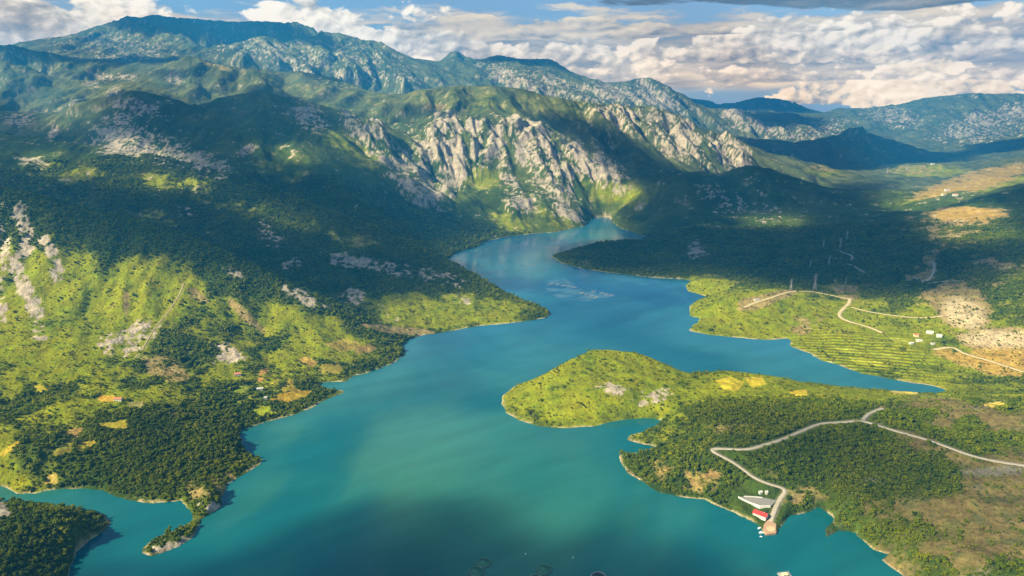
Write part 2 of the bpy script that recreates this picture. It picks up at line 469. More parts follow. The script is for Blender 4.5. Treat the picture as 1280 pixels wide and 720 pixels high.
Z_LINES = [  # (bearing as px on the horizon, forward distance, height) of valley floors and hidden backs of ridges
    [(-420, 2350, 330), (0, 2250, 270), (200, 2150, 180), (330, 2050, 100), (420, 1930, 55), (470, 1830, 25)],
    [(-420, 3600, 420), (0, 3400, 380), (100, 3300, 360), (300, 2950, 230), (450, 2850, 110), (540, 2800, 30)],
    [(-420, 4700, 560), (0, 4650, 540), (150, 4550, 520), (300, 4600, 520), (430, 4450, 480), (490, 4450, 380), (520, 4600, 500)],
    [(880, 4600, 110), (950, 4550, 70), (1050, 4500, 60), (1150, 4200, 70), (1280, 3900, 100), (1570, 4000, 150)],
    [(850, 8300, 200), (950, 8300, 140), (1060, 8600, 130), (1280, 8900, 160), (1700, 8900, 200)],
    [(430, 6300, 500), (600, 6000, 450), (760, 6000, 350), (900, 5900, 200), (980, 5800, 80)],
    [(430, 7300, 640), (600, 7200, 480), (760, 7200, 400), (870, 7400, 280)],
    [(-420, 7300, 950), (0, 7300, 930), (250, 7000, 880), (400, 7000, 760)],
    [(270, 6500, 800), (400, 6500, 720)],
    [(-420, 5900, 720), (0, 5900, 720), (150, 5900, 700)],
    [(-420, 11300, 700), (300, 11300, 700), (700, 11500, 400), (1000, 11700, 330), (1700, 11900, 330)],
    [(-420, 13500, 500), (600, 13500, 500), (1700, 13500, 500)],
    [(275, 8700, 1180), (390, 8700, 1180)],
    [(1100, 6200, 60), (1280, 6300, 90), (1700, 6300, 120)],
]

TH = math.radians(60)
R0, R1 = 330.0, 13600.0
NC, NR = 420, 834                        # grid on which the heights are solved
LR = math.log(R1 / R0)


def grid_idx(x, y, nc, nr):
    th = np.arctan2(x, y)
    lr = np.log(np.maximum(np.hypot(x, y), 1) / R0)
    return (th + TH) / (2 * TH) * (nc - 1), lr / LR * (nr - 1)


def line_points(line, f):
    out = []
    for (a, b) in zip(line[:-1], line[1:]):
        p, q = f(*a), f(*b)
        ca, ra = grid_idx(p[0], p[1], NC, NR)
        cb, rb = grid_idx(q[0], q[1], NC, NR)
        k = int(max(abs(ca - cb), abs(ra - rb)) * 2) + 2
        for t in np.linspace(0, 1, k):
            v = [a[i] + (b[i] - a[i]) * t for i in range(3)]
            out.append(f(*v))
    if len(line) == 1:
        out.append(f(*line[0]))
    return out


def at_bearing(px, d, z):
    return np.array([(px - 640) / FPX / cp_ * d, d, z])


pts = []
for ln in R_LINES:
    pts += line_points(ln, at_d)
for ln in H_LINES:
    pts += line_points(ln, at_z)
crest_pts = np.array(pts)
for ln in Z_LINES:
    pts += line_points(ln, at_bearing)
pts = np.array(pts)

jj, ii = np.meshgrid(np.arange(NC), np.arange(NR))
TT = -TH + 2 * TH * jj / (NC - 1)
RR = R0 * np.exp(LR * ii / (NR - 1))
GX, GY = RR * np.sin(TT), RR * np.cos(TT)
lake = inside_poly(GX, GY, SHP)
# signed distance to the shore: positive on land
kd = kdtree.KDTree(len(SHP) * 4)
_k = 0
for i in range(len(SHP)):
    for t in (0, .25, .5, .75):
        q = SHP[i] * (1 - t) + SHP[(i + 1) % len(SHP)] * t
        kd.insert((q[0], q[1], 0), _k)
        _k += 1
kd.balance()
near_rows = int(np.searchsorted(RR[:, 0], 4800))
SDm = np.full(GX.shape, 600.0)
for i in range(near_rows):
    for j in range(NC):
        SDm[i, j] = kd.find((GX[i, j], GY[i, j], 0))[2]
SDm = np.minimum(SDm, 600.0)
SDm[lake] *= -1
# distance to the nearest crest line (keeps the skylines as they were surveyed)
kc = kdtree.KDTree(len(crest_pts))
for i, q in enumerate(crest_pts):
    kc.insert((q[0], q[1], 0), i)
kc.balance()
CD = np.zeros((NR // 2 + 1, NC // 2))
for i in range(CD.shape[0]):
    for j in range(CD.shape[1]):
        a, b = min(i * 2, NR - 1), min(j * 2, NC - 1)
        CD[i, j] = kc.find((GX[a, b], GY[a, b], 0))[2]


def bil(A, c, r):
    c = np.clip(c, 0, A.shape[1] - 1.001)
    r = np.clip(r, 0, A.shape[0] - 1.001)
    c0, r0 = c.astype(int), r.astype(int)
    fc, fr = c - c0, r - r0
    return (A[r0, c0] * (1 - fc) + A[r0, c0 + 1] * fc) * (1 - fr) + (A[r0 + 1, c0] * (1 - fc) + A[r0 + 1, c0 + 1] * fc) * fr


def solve():
    Z = None
    for lev in (16, 8, 4, 2, 1):
        nc, nr = (NC - 1) // lev + 1, (NR - 1) // lev + 1
        s = np.zeros((nr, nc))
        n = np.zeros((nr, nc))
        c, r = grid_idx(pts[:, 0], pts[:, 1], nc, nr)
        c, r = np.rint(c).astype(int), np.rint(r).astype(int)
        ok = (c >= 0) & (c < nc) & (r >= 0) & (r < nr)
        np.add.at(s, (r[ok], c[ok]), pts[ok, 2])
        np.add.at(n, (r[ok], c[ok]), 1)
        fix = n > 0
        val = np.where(fix, s / np.maximum(n, 1), 0)
        cc, rr = np.meshgrid(np.linspace(0, NC - 1, nc), np.linspace(0, NR - 1, nr))
        sd = bil(SDm, cc, rr)
        lk = sd < 0
        fix |= lk
        val[lk] = 0
        if Z is None:
            Z = np.full((nr, nc), 200.0)
        else:
            a, b = np.meshgrid(np.linspace(0, Z.shape[1] - 1, nc), np.linspace(0, Z.shape[0] - 1, nr))
            Z = bil(Z, a, b)
        Z[fix] = val[fix]
        for it in range(260 if lev > 1 else 120):
            P = np.pad(Z, 1, mode='edge')
            N = 0.25 * (P[:-2, 1:-1] + P[2:, 1:-1] + P[1:-1, :-2] + P[1:-1, 2:])
            Z = np.where(fix, Z, N)
    # soften the creases at the surveyed lines a little
    for it in range(3):
        P = np.pad(Z, 1, mode='edge')
        N = (4 * Z + P[:-2, 1:-1] + P[2:, 1:-1] + P[1:-1, :-2] + P[1:-1, 2:]) / 8
        Z = np.where(lake | ((RR > 6000) & (it > 0)), Z, N)
    return Z


ZB = solve()

# fine grid
MC, MR = 1640, 1560
fj, fi = np.meshgrid(np.arange(MC), np.arange(MR))
ft = -TH + 2 * TH * fj / (MC - 1)
fr_ = R0 * np.exp(LR * fi / (MR - 1))
X, Y = fr_ * np.sin(ft), fr_ * np.cos(ft)
cc, rr = fj * (NC - 1) / (MC - 1), fi * (NR - 1) / (MR - 1)
zb = bil(ZB, cc, rr)
sd = bil(SDm, cc, rr)
cd = bil(CD, cc / 2, rr / 2)
del fj, fi
px0, py0 = project(X, Y, zb)

# direction of the slope, for gullies that run downhill
gy, gx = np.gradient(zb)
dl = 2 * TH / (MC - 1)
dr = LR / (MR - 1)
g_t, g_r = gx / (fr_ * dl), gy / (fr_ * dr)
GXs = g_t * np.cos(ft) + g_r * np.sin(ft)
GYs = -g_t * np.sin(ft) + g_r * np.cos(ft)
sl = np.hypot(GXs, GYs) + 1e-6


def gully(L, seed, xw, yw, sub):
    x, y = xw[::sub, ::sub] / L, yw[::sub, ::sub] / L
    s = sl[::sub, ::sub]
    sx, sy = -GYs[::sub, ::sub] / s, GXs[::sub, ::sub] / s
    fx, fy = np.floor(x), np.floor(y)
    tot = np.zeros(x.shape, np.float32)
    ws = np.zeros(x.shape, np.float32)
    for a in (-1, 0, 1):
        for b in (-1, 0, 1):
            qx, qy = fx + a, fy + b
            hx, hy = _hash(qx, qy, seed), _hash(qx, qy, seed + 7)
            vx, vy = x - (qx + hx), y - (qy + hy)
            wgt = np.exp(-2.2 * (vx * vx + vy * vy))
            tot += wgt * np.cos(6.2832 * (vx * sx + vy * sy) * 1.1)
            ws += wgt
    g = tot / (ws + 1e-5)
    if sub > 1:
        c, r = np.meshgrid(np.arange(MC) / sub, np.arange(MR) / sub)
        g = bil(g, c, r)
    return g


hs = np.clip(sd / 60, 0, 1)
wx = X + 60 * vnoise(X / 300, Y / 300, 91)
wy = Y + 60 * vnoise(X / 300 + 40, Y / 300, 92)
slg = np.clip(sl, 0, 0.6) / 0.35
dist_gate = lambda L: 0.25 + 0.75 * np.clip(cd / (0.7 * L), 0, 1)
nz = np.zeros(X.shape)
far_ = sstep(fr_, 3000, 5000)
nearf = 0.45 + 0.55 * sstep(fr_, 2000, 3200)
for L, amp, seed, sub in ((620, 50, 11, 2), (260, 26, 12, 2), (110, 7, 13, 1), (48, 2.6, 14, 1)):
    gate = np.clip(zb / (0.35 * L), 0, 1) * dist_gate(L)
    if L > 400:
        gate = gate * sstep(fr_, 3000, 5200)
    elif L > 200:
        gate = gate * (0.30 + 0.70 * sstep(fr_, 2200, 3600))
    nz += amp * gully(L, seed, wx, wy, sub) * slg * gate * nearf * (1 + 0.15 * far_)
for L, amp, seed in ((900, 85, 21), (400, 46, 22), (170, 10, 23), (75, 4.2, 24), (34, 1.8, 25), (15, 0.8, 26)):
    gate = np.clip(zb / (0.30 * L), 0, 1) * dist_gate(L)
    if L > 300:
        gate = gate * sstep(fr_, 2600, 5200)
    v = vnoise(wx / L, wy / L, seed)
    if L < 300:
        amp = amp * (1 + 0.9 * sstep(fr_, 4500, 8500))
    nz += amp * (0.55 * v + 0.45 * (0.5 - 2 * np.abs(vnoise(wx / L + 55, wy / L, seed + 40)))) * gate


# patches of ground, each an ellipse or a stroke as surveyed
def ell(cx, cy_, rx, ry, ang=0.0, d0=0, d1=1e9, soft=0.6):
    a = math.radians(ang)
    ux, uy = px0 - cx, py0 - cy_
    p = (ux * math.cos(a) + uy * math.sin(a)) / rx
    q = (-ux * math.sin(a) + uy * math.cos(a)) / ry
    d = np.sqrt(p * p + q * q)
    v = 1 - sstep(d, 1 - soft * 0.6, 1 + soft)
    return v * ((Y > d0) & (Y < d1))


def stroke(line, wd, d0=0, d1=1e9, soft=0.7):
    best = np.full(px0.shape, 1e9)
    for (x0, y0), (x1, y1) in zip(line[:-1], line[1:]):
        vx, vy = x1 - x0, y1 - y0
        t = np.clip(((px0 - x0) * vx + (py0 - y0) * vy) / (vx * vx + vy * vy + 1e-9), 0, 1)
        best = np.minimum(best, np.hypot(px0 - x0 - t * vx, py0 - y0 - t * vy))
    return (1 - sstep(best / wd, 1 - soft * 0.6, 1 + soft)) * ((Y > d0) & (Y < d1))


CLIFF = np.zeros(X.shape)
for p in [(563, 195, 36, 44, 10), (600, 178, 45, 24, 0), (650, 178, 48, 24, 10), (700, 200, 42, 26, 25), (748, 218, 34, 18, 25)]:
    CLIFF = np.maximum(CLIFF, ell(*p, d0=3500, d1=4500))
for p in [(800, 155, 60, 14, 12), (850, 172, 48, 20, 30), (903, 195, 38, 24, 35)]:
    CLIFF = np.maximum(CLIFF, 0.8 * ell(*p, d0=4100, d1=5200))
CLIFF = np.maximum(CLIFF, 0.7 * stroke([(440, 150), (465, 165), (485, 195), (512, 225), (540, 255)], 14, 3200, 4200))
rib = gully(95, 31, wx, wy, 1)
rib2 = gully(38, 32, wx, wy, 1)
rdg = 1 - 2 * np.abs(vnoise(wx / 130, wy / 130, 33))
GUL = np.zeros(X.shape)
for ln in ([(576, 150), (584, 190), (592, 240)], [(630, 160), (640, 200), (660, 240)], [(690, 165), (705, 200), (735, 235)], [(610, 165), (606, 190)], [(800, 150), (815, 190)], [(868, 160), (884, 195), (905, 225)]):
    GUL = np.maximum(GUL, stroke(ln, 4.5, 3600, 5200, soft=0.9))
GUL *= 0.6 + 0.4 * np.clip(0.5 + vnoise(wx / 60, wy / 60, 77), 0, 1)
nz = nz - 30 * GUL * np.maximum(CLIFF, 0.2)
nz = nz * (1 - 0.3 * CLIFF) + CLIFF * (15 * rib + 6 * rib2 + 30 * rdg + 34 * (1 - 2 * np.abs(vnoise(wx / 260, wy / 320, 35))))

Z = zb + nz * hs
land_min = 0.5 + np.clip(sd * 0.13, 0, 3.0)
Z = np.where(sd > 0, np.maximum(Z, land_min), np.maximum(sd * 0.5, -14.0))


# ------------------------------------------------------------------ roads: carve a bench for each into the slope
def height(x, y):
    c, r = grid_idx(np.asarray(x, float), np.asarray(y, float), MC, MR)
    return bil(Z, c, r)


def drop(px, py, tmax=20000):
    """the ground point seen along a sight line of the survey"""
    x, y, z = ray(px, py)
    t = 350.0
    while t < tmax:
        if CAM_H + z * t < height(x * t, y * t):
            break
        t *= 1.004
    lo, hi_ = t / 1.004, t
    for _ in range(18):
        m_ = (lo + hi_) / 2
        if CAM_H + z * m_ < height(x * m_, y * m_):
            hi_ = m_
        else:
            lo = m_
    return np.array([x * hi_, y * hi_, float(height(x * hi_, y * hi_))])


# the shelf of the waterside building
shelf_masks = []
for (p, rad, zz) in ((at_z(950, 629, 8.5), 40, 8.5), (at_z(948, 643.5, 5), 20, 5.0), (at_z(962, 657, 3), 17, 2.6)):
    d = np.hypot(X - p[0], Y - p[1])
    f = 1 - sstep(d, rad * 0.75, rad * 1.25)
    f = np.where(sd > 0, f, 0)
    shelf_masks.append(f)
    Z = Z * (1 - f) + zz * f

ROADS = [  # name, label, line, width, colour key
    ('gravel_road', 'pale gravel road climbing in hairpins from the red roofed building to the ridge and out right', [(963, 652), (967, 641), (974, 625), (982.5, 613.5), (979.5, 609), (961, 605), (944, 597.6), (929, 587), (917, 577), (900, 569), (890, 563.5), (892, 560.8), (904, 560.6), (934, 562), (954, 556.6), (977.6, 549), (1001, 539), (1024.7, 528.7), (1051.5, 527.7), (1078, 525), (1098.6, 532), (1125, 540), (1159, 549), (1186, 559), (1216, 570), (1246, 576.7), (1279.6, 581.4), (1340, 592), (1420, 602)], 5.8, 'gravel'),
    ('gravel_road', 'short pale spur road running up from the junction over the ridge', [(1079, 525), (1085, 517.6), (1095, 513), (1104, 510)], 5.5, 'gravel'),
    ('dirt_road', 'pale road winding down the sunlit meadow towards the right shore village', [(1063, 373), (1061.6, 379.5), (1051.5, 388), (1048, 394.6), (1058, 401), (1085, 408), (1104, 416)], 8.0, 'sand'),
    ('dirt_road', 'dirt track crossing the sunlit meadow below the landslide scar', [(1065, 384), (1085, 389.6), (1118.7, 394.6), (1152, 398), (1179, 394.6)], 5.0, 'sand'),
    ('dirt_road', 'sandy road past the white village and along the orange slope at right', [(1167, 436.6), (1192.6, 432.5), (1202.7, 441.6), (1236, 450), (1270, 461.8), (1310, 474)], 7.0, 'sand'),
    ('dirt_road', 'thin zigzag track among the pylons on the shaded slope', [(1045, 312), (1056, 316), (1067, 320), (1064, 325)], 7.0, 'gravel'),
    ('dirt_road', 'short straight track below the zigzag on the shaded slope', [(1054.4, 331), (1060, 329), (1069.7, 334), (1082, 341)], 7.0, 'gravel'),
    ('dirt_road', 'sandy ridge track under the two nearest pylons', [(930, 384), (945, 377.5), (965, 371.5), (985, 364.5), (1000, 363.5), (1020, 365), (1040, 369), (1062, 374)], 6.0, 'sand'),
    ('dirt_road', 'narrow dirt path running down the bright green left hillside', [(230, 354), (225, 367.7), (211.6, 388), (201.5, 401), (188, 418), (178, 438)], 2.2, 'earth'),
    ('dirt_road', 'pale track network on the dark right slope', [(1167, 327), (1169, 337.5), (1159, 354), (1142, 346)], 6.5, 'gravel'),
    ('dirt_road', 'level pale track on the dark right slope', [(1159, 354), (1180, 351), (1206, 351)], 5.0, 'gravel'),
]


def smooth_line(P, step):
    P = np.array(P, float)
    for _ in range(3):
        Q = [P[0]]
        for a, b in zip(P[:-1], P[1:]):
            Q += [a * .75 + b * .25, a * .25 + b * .75]
        Q.append(P[-1])
        P = np.array(Q)
    s = np.r_[0, np.cumsum(np.hypot(*np.diff(P[:, :2], axis=0).T))]
    u = np.arange(0, s[-1], step)
    out = np.stack([np.interp(u, s, P[:, k]) for k in range(P.shape[1])], 1)
    return out


road_lines = []
for nm, lab, ln, wd, key in ROADS:
    raw = [drop(a, b) for a, b in ln]
    L = smooth_line(raw, 3.0)
    zz = L[:, 2].copy()
    for _ in range(30):
        zz[1:-1] = (zz[:-2] + 2 * zz[1:-1] + zz[2:]) / 4
    L[:, 2] = np.maximum(zz, 1.6)
    road_lines.append(L)
roadness = np.zeros(X.shape)
clear = np.zeros(X.shape)
for L, (nm, lab, ln, wd, key) in zip(road_lines, ROADS):
    k3 = kdtree.KDTree(len(L))
    for i, q in enumerate(L):
        k3.insert((q[0], q[1], 0), i)
    k3.balance()
    box = (X > L[:, 0].min() - 40) & (X < L[:, 0].max() + 40) & (Y > L[:, 1].min() - 40) & (Y < L[:, 1].max() + 40)
    for i, j in zip(*np.nonzero(box)):
        co, ix, d = kc_d = k3.find((X[i, j], Y[i, j], 0))
        if d < wd * 0.5 + 22:
            f = 1 - float(sstep(np.float64(d), wd * 0.5 + 4.5, wd * 0.5 + 20))
            Z[i, j] = Z[i, j] * (1 - f) + (L[ix, 2] - 0.5) * f
            clear[i, j] = max(clear[i, j], 1 - float(sstep(np.float64(d), wd * 0.5 + 4, wd * 0.5 + 9)))
            roadness[i, j] = max(roadness[i, j], 1 - float(sstep(np.float64(d), wd * 0.5 - 1, wd * 0.5 + 5)))

for shelf_f in shelf_masks:
    clear = np.maximum(clear, (shelf_f > 0.1) * 1.0)

# ------------------------------------------------------------------ ground cover
px0, py0 = project(X, Y, Z)
gy, gx = np.gradient(Z)
slope = np.hypot(gx / (fr_ * dl), gy / (fr_ * dr))
nA = fbm(X, Y, 420, 4, 50)
nB = fbm(X, Y, 120, 5, 60)
nC = fbm(X, Y, 38, 4, 70)
nD = fbm(X, Y, 14, 3, 80, 0.6)
far = sstep(fr_, 2600, 5200)
vfar = sstep(fr_, 6000, 9000)


def speck(v, lo=0.0, k=0.10):
    return sstep(v, lo - k, lo + k)


rockv = np.zeros(X.shape)
ROCK = [
    (171, 134, 24, 7, 10, .9, 3200, 4300), (160, 182, 34, 24, 20, 1.0, 2900, 4300), (245, 200, 32, 12, 15, .9, 2700, 4300), (205, 190, 40, 16, 20, .7, 2700, 4300),
    (151, 150, 14, 10, 0, .8, 2900, 4300), (306, 188, 11, 5, -35, 1, 2700, 4300), (386, 145, 22, 12, 30, .9, 3300, 4300), (269, 215, 18, 9, 0, .8, 2500, 4300),
    (24, 148, 16, 8, 0, .9, 2900, 4400), (67, 168, 7, 9, 30, .9, 2900, 4300), (40, 203, 22, 7, 10, .7, 2500, 4300), (114, 104, 9, 6, 0, .8, 4300, 5600), (141, 114, 9, 5, -30, .8, 4300, 5600),
    (218, 98, 10, 6, 0, .8, 4300, 6000), (94, 131, 6, 8, 0, .8, 4200, 5600), (135, 97, 10, 4, 0, .7, 5000, 6700), (160, 96, 12, 4, 0, .8, 5000, 6700),
    (363, 331, 12, 9, 0, .9, 1700, 2700), (386, 374, 24, 8, 25, .9, 1500, 2300), (336, 294, 14, 17, 0, .85, 1900, 3000), (228, 265, 12, 7, 0, .85, 1900, 3000), (292, 341, 12, 5, 20, .9, 1600, 2000),
    (440, 375, 18, 13, 0, .85, 1700, 2300), (577, 354, 8, 5, 0, 1, 1900, 2500), (584, 377, 4, 3.5, 0, 1.2, 1800, 2200), (575, 375, 16, 6, 0, .55, 1800, 2300),
    (150, 430, 22, 14, 20, .9, 1200, 1700), (175, 415, 22, 10, -20, .8, 1200, 1700), (286, 446, 16, 8, 0, 1.0, 1300, 1800), (268, 440, 22, 10, 0, .55, 1300, 1800),
    (870, 311, 11, 10, 0, 1.25, 2400, 3300), (905, 250, 30, 14, 20, .55, 3000, 3800), (958, 268, 22, 10, 10, .5, 2800, 3800),
    (765, 487, 22, 6, 10, .95, 1200, 1700), (815, 495, 24, 9, -10, 1.0, 1200, 1700), (745, 462, 20, 3, 0, .5, 1300, 1700),
    (205, 683, 26, 7, -25, .85, 0, 1100), (225, 676, 12, 5, -30, .9, 0, 1100), (251, 628, 5, 7, 30, .8, 0, 1100), (263, 635, 9, 5, -35, .9, 0, 1100), (0, 640, 14, 12, 0, 1.1, 0, 1000),
    (625, 172, 100, 30, 5, .5, 3600, 4500), (650, 250, 20, 14, 30, .8, 3300, 3900), (690, 235, 26, 18, 30, .8, 3300, 4200), (610, 195, 8, 5, -30, 1, 3700, 4100), (705, 262, 20, 10, 40, .8, 3200, 3800), (645, 228, 18, 7, 20, .9, 3500, 4000),
    (545, 225, 14, 30, 0, .8, 3400, 4300), (500, 205, 18, 16, 40, .8, 3300, 4200),
    (640, 98, 30, 10, 20, .8, 7200, 9200), (690, 104, 34, 10, 20, .7, 7200, 9200), (770, 116, 40, 9, 10, .8, 7000, 9200), (820, 122, 36, 12, 25, .7, 7000, 9200), (700, 118, 60, 5, 10, .6, 5600, 8000),
    (460, 80, 60, 18, 20, .45, 7000, 9000), (330, 60, 60, 14, 0, .45, 7000, 9000), (140, 55, 70, 16, 0, .40, 7000, 9800), (160, 66, 50, 8, 0, .5, 7000, 9800),
    (380, 78, 40, 14, 0, .5, 6000, 8200), (440, 96, 40, 12, 0, .45, 5200, 8200), (917, 140, 14, 9, 0, 1, 8500, 9300), (950, 160, 30, 8, 10, .7, 7500, 10000),
    (1119, 146, 30, 10, 10, .75, 8500, 11200), (1213, 160, 40, 12, -10, .7, 8500, 11200), (1243, 148, 40, 9, 0, .75, 8500, 11200), (1018, 168, 40, 12, -15, .6, 8000, 11200), (1270, 140, 22, 10, 0, .7, 8500, 11200), (1230, 172, 40, 8, -10, .6, 7600, 11200),
    (470, 385, 30, 8, 30, .4, 1700, 2300),
]
for a in ROCK:
    rockv = np.maximum(rockv, a[5] * ell(a[0], a[1], a[2], a[3], a[4], a[6], a[7], soft=1.1))
rockv = np.maximum(rockv, 0.95 * stroke([(420, 323), (470, 332), (520, 340), (572, 349)], 8, 1900, 2600))
rockv = np.maximum(rockv, 0.95 * stroke([(25, 262), (35, 300), (20, 340), (45, 385), (50, 418)], 9, 1300, 2100))
rockv = np.maximum(rockv, 0.85 * stroke([(55, 300), (70, 322), (72, 345)], 7, 1300, 2100))
rockv = np.maximum(rockv, 0.5 * stroke([(5, 260), (8, 330), (2, 400)], 6, 1300, 2100))
rockv = np.maximum(rockv, CLIFF * 1.0) * (1 - 0.85 * GUL)
rockv = np.maximum(rockv, 0.22 * sstep(slope, 0.5, 1.0) * far)
nE = 0.5 * (1 - 2.4 * np.abs(vnoise(wx / 52, wy / 30, 141))) + 0.3 * vnoise(wx / 18, wy / 12, 142)
outcrop = 0.40 * nB + 0.50 * nC + 0.55 * nD + 0.22 * nE
rock = speck(rockv * 0.72 + 1.35 * outcrop - 0.57 - 0.35 * CLIFF * np.clip(-nB + 0.1, 0, 1) + 0.22 * np.clip(slope - 0.6, -0.5, 0.6), 0.0, 0.09) * sstep(rockv, 0.02, 0.3)
midl = sstep(fr_, 1900, 2500) * (1 - sstep(fr_, 4000, 4600))
rock = np.maximum(rock, 0.9 * speck(0.60 * nC + 0.5 * nB + 0.35 * nD + 0.12 * nE + 0.04 * far - 0.52 + 0.04 * vfar + 0.13 * midl, 0.0, 0.06) * sstep(fr_, 1500, 3000))

mead = np.zeros(X.shape)
MEAD = [
    (300, 250, 60, 18, 10, .34, 1900, 3400), (200, 272, 80, 12, 8, .32, 1800, 3400), (420, 300, 60, 18, 15, .36, 1900, 3400), (90, 215, 70, 12, 5, .48, 2200, 3600), (350, 215, 44, 16, 20, .36, 2300, 3600), (540, 335, 40, 12, 8, .3, 1900, 2600), (440, 190, 40, 14, 30, .5, 2900, 4000), (900, 290, 80, 12, 5, .25, 2300, 3300),
    (70, 400, 120, 80, 0, .85, 0, 2100), (180, 370, 70, 40, 10, .9, 0, 2100), (380, 415, 80, 26, 20, .75, 0, 2100), (270, 400, 70, 30, 20, .6, 0, 2000), (330, 460, 90, 24, 0, .6, 0, 1900), (80, 490, 140, 50, 0, .55, 0, 1800), (20, 560, 70, 60, 0, .45, 0, 1400),
    (520, 390, 60, 20, 10, .9, 0, 2400), (600, 388, 60, 18, 8, .8, 0, 2400), (350, 470, 90, 30, 0, .5, 0, 1800), (655, 388, 26, 12, 0, .0, 0, 2400),
    (880, 358, 34, 14, 0, .8, 0, 2600), (940, 395, 90, 34, 0, .95, 0, 2200), (1060, 420, 90, 50, 10, .85, 0, 2300), (1180, 430, 110, 50, 0, .75, 0, 2300),
    (750, 482, 135, 58, 0, .80, 0, 1800), (900, 515, 80, 22, 0, .35, 0, 1500), (950, 480, 110, 20, 0, .8, 0, 1800), (1100, 492, 120, 10, 5, .85, 0, 1800), (870, 500, 40, 20, 0, .5, 0, 1600), (1240, 490, 80, 12, 0, .7, 0, 1700),
    (600, 222, 20, 11, 0, 1, 3600, 4200), (770, 240, 36, 14, 10, .8, 3500, 4200), (560, 120, 90, 16, 5, .45, 4300, 5200), (680, 135, 90, 14, 8, .4, 4300, 5300),
    (400, 115, 60, 16, 20, .4, 4500, 6000), (120, 115, 50, 14, 0, .6, 4300, 5600), (220, 225, 40, 7, 5, .6, 2300, 3300), (190, 232, 40, 5, 0, .5, 2300, 3300), (470, 118, 40, 14, 0, .4, 4500, 6000),
    (640, 278, 26, 10, 20, .6, 3200, 3600), (700, 275, 34, 10, 25, .5, 3200, 3700), (1160, 214, 50, 9, 0, .7, 4800, 5700), (1210, 240, 90, 16, -18, .8, 3400, 4700), (1010, 217, 50, 7, 0, .6, 4800, 6500),
    (170, 40, 70, 12, 15, .55, 8000, 9800), (400, 55, 40, 16, 10, .5, 7500, 9000), (320, 52, 30, 10, 0, .5, 7500, 9000),
]
for a in MEAD:
    mead = np.maximum(mead, a[5] * ell(a[0], a[1], a[2], a[3], a[4], a[6], a[7], soft=0.8))
meadv = sstep(mead + 0.55 * nB + 0.35 * nC - 0.42, -0.22, 0.28)

bare = np.zeros(X.shape)
BARE = [
    (1205, 385, 34, 24, 20, 1.0, 0, 2600), (1185, 368, 30, 16, 0, .8, 0, 2600), (1250, 424, 48, 14, 0, 1.0, 0, 2300), (1255, 450, 40, 20, 10, .85, 0, 2300), (1205, 448, 40, 8, 15, .8, 0, 2000),
    (1165, 310, 10, 34, 10, .6, 0, 3200), (1150, 343, 24, 12, 0, .6, 0, 2800), (1190, 285, 60, 26, 0, .50, 0, 3300), (1240, 340, 40, 22, 0, .5, 0, 2800), (1060, 366, 16, 10, 0, .6, 0, 2300),
    (960, 374, 34, 6, -17, 1.0, 0, 2200), (940, 380, 14, 7, 0, 1.1, 0, 2200), (1000, 405, 14, 14, 0, .6, 0, 2200), (1010, 400, 20, 8, 0, .5, 0, 2200),
    (1200, 520, 80, 18, 8, .85, 0, 1500), (1170, 565, 60, 14, 20, .7, 0, 1400), (1230, 640, 130, 70, 0, .68, 0, 1400), (1130, 700, 60, 30, 0, .5, 0, 1100), (1255, 590, 60, 20, 0, .8, 0, 1300),
    (865, 592, 40, 20, 10, .56, 0, 1200), (830, 590, 26, 14, 30, .55, 0, 1200), (1020, 570, 10, 34, 15, .6, 0, 1300), (960, 590, 20, 8, 30, .5, 0, 1100), (1000, 620, 40, 14, 0, .6, 0, 1100), (940, 535, 60, 10, 0, .45, 0, 1400), (1075, 545, 10, 14, 0, .5, 0, 1300),
    (308, 395, 26, 5, 42, .95, 0, 1900), (250, 372, 14, 4, 30, .8, 0, 1900), (205, 458, 30, 14, 20, .7, 0, 1700), (240, 366, 10, 6, 0, .6, 0, 1900), (158, 378, 3, 14, 0, .7, 0, 1800), (488, 412, 34, 4, 10, 1.1, 0, 2000), (520, 414, 26, 4, 5, .8, 0, 2000),
    (255, 605, 26, 22, 0, .6, 0, 1100), (285, 600, 12, 10, -40, .8, 0, 1100), (120, 662, 22, 7, -35, .9, 0, 950), (105, 680, 14, 10, -50, .6, 0, 950), (200, 535, 30, 8, 10, .5, 0, 1300), (225, 520, 40, 6, 10, .5, 0, 1300),
    (1210, 268, 44, 9, 0, .95, 2500, 3300), (1215, 228, 70, 12, -15, .8, 3400, 5500), (1180, 250, 60, 9, -15, .6, 3400, 4700), (1140, 212, 40, 6, 0, .5, 4800, 5700), (1000, 212, 40, 5, 0, .7, 5000, 7000), (545, 134, 14, 4, 0, .7, 4300, 5200), (270, 82, 20, 4, 20, .6, 4800, 6000), (455, 175, 3, 3, 0, .2, 3000, 4000),
    (320, 92, 40, 6, 0, .35, 4800, 6200), (395, 112, 30, 8, 0, .4, 4800, 6200),
]
for a in BARE:
    bare = np.maximum(bare, a[5] * ell(a[0], a[1], a[2], a[3], a[4], a[6], a[7], soft=0.7))
barev = sstep(bare + 0.50 * nB + 0.40 * nC + 0.18 * nD - 0.48, -0.10, 0.14) * (bare > 0.01)
barev = np.maximum(barev, 0.5 * speck(nA * 0.7 + nB * 0.6 - 0.48, 0, 0.10) * sstep(fr_, 1500, 2600))
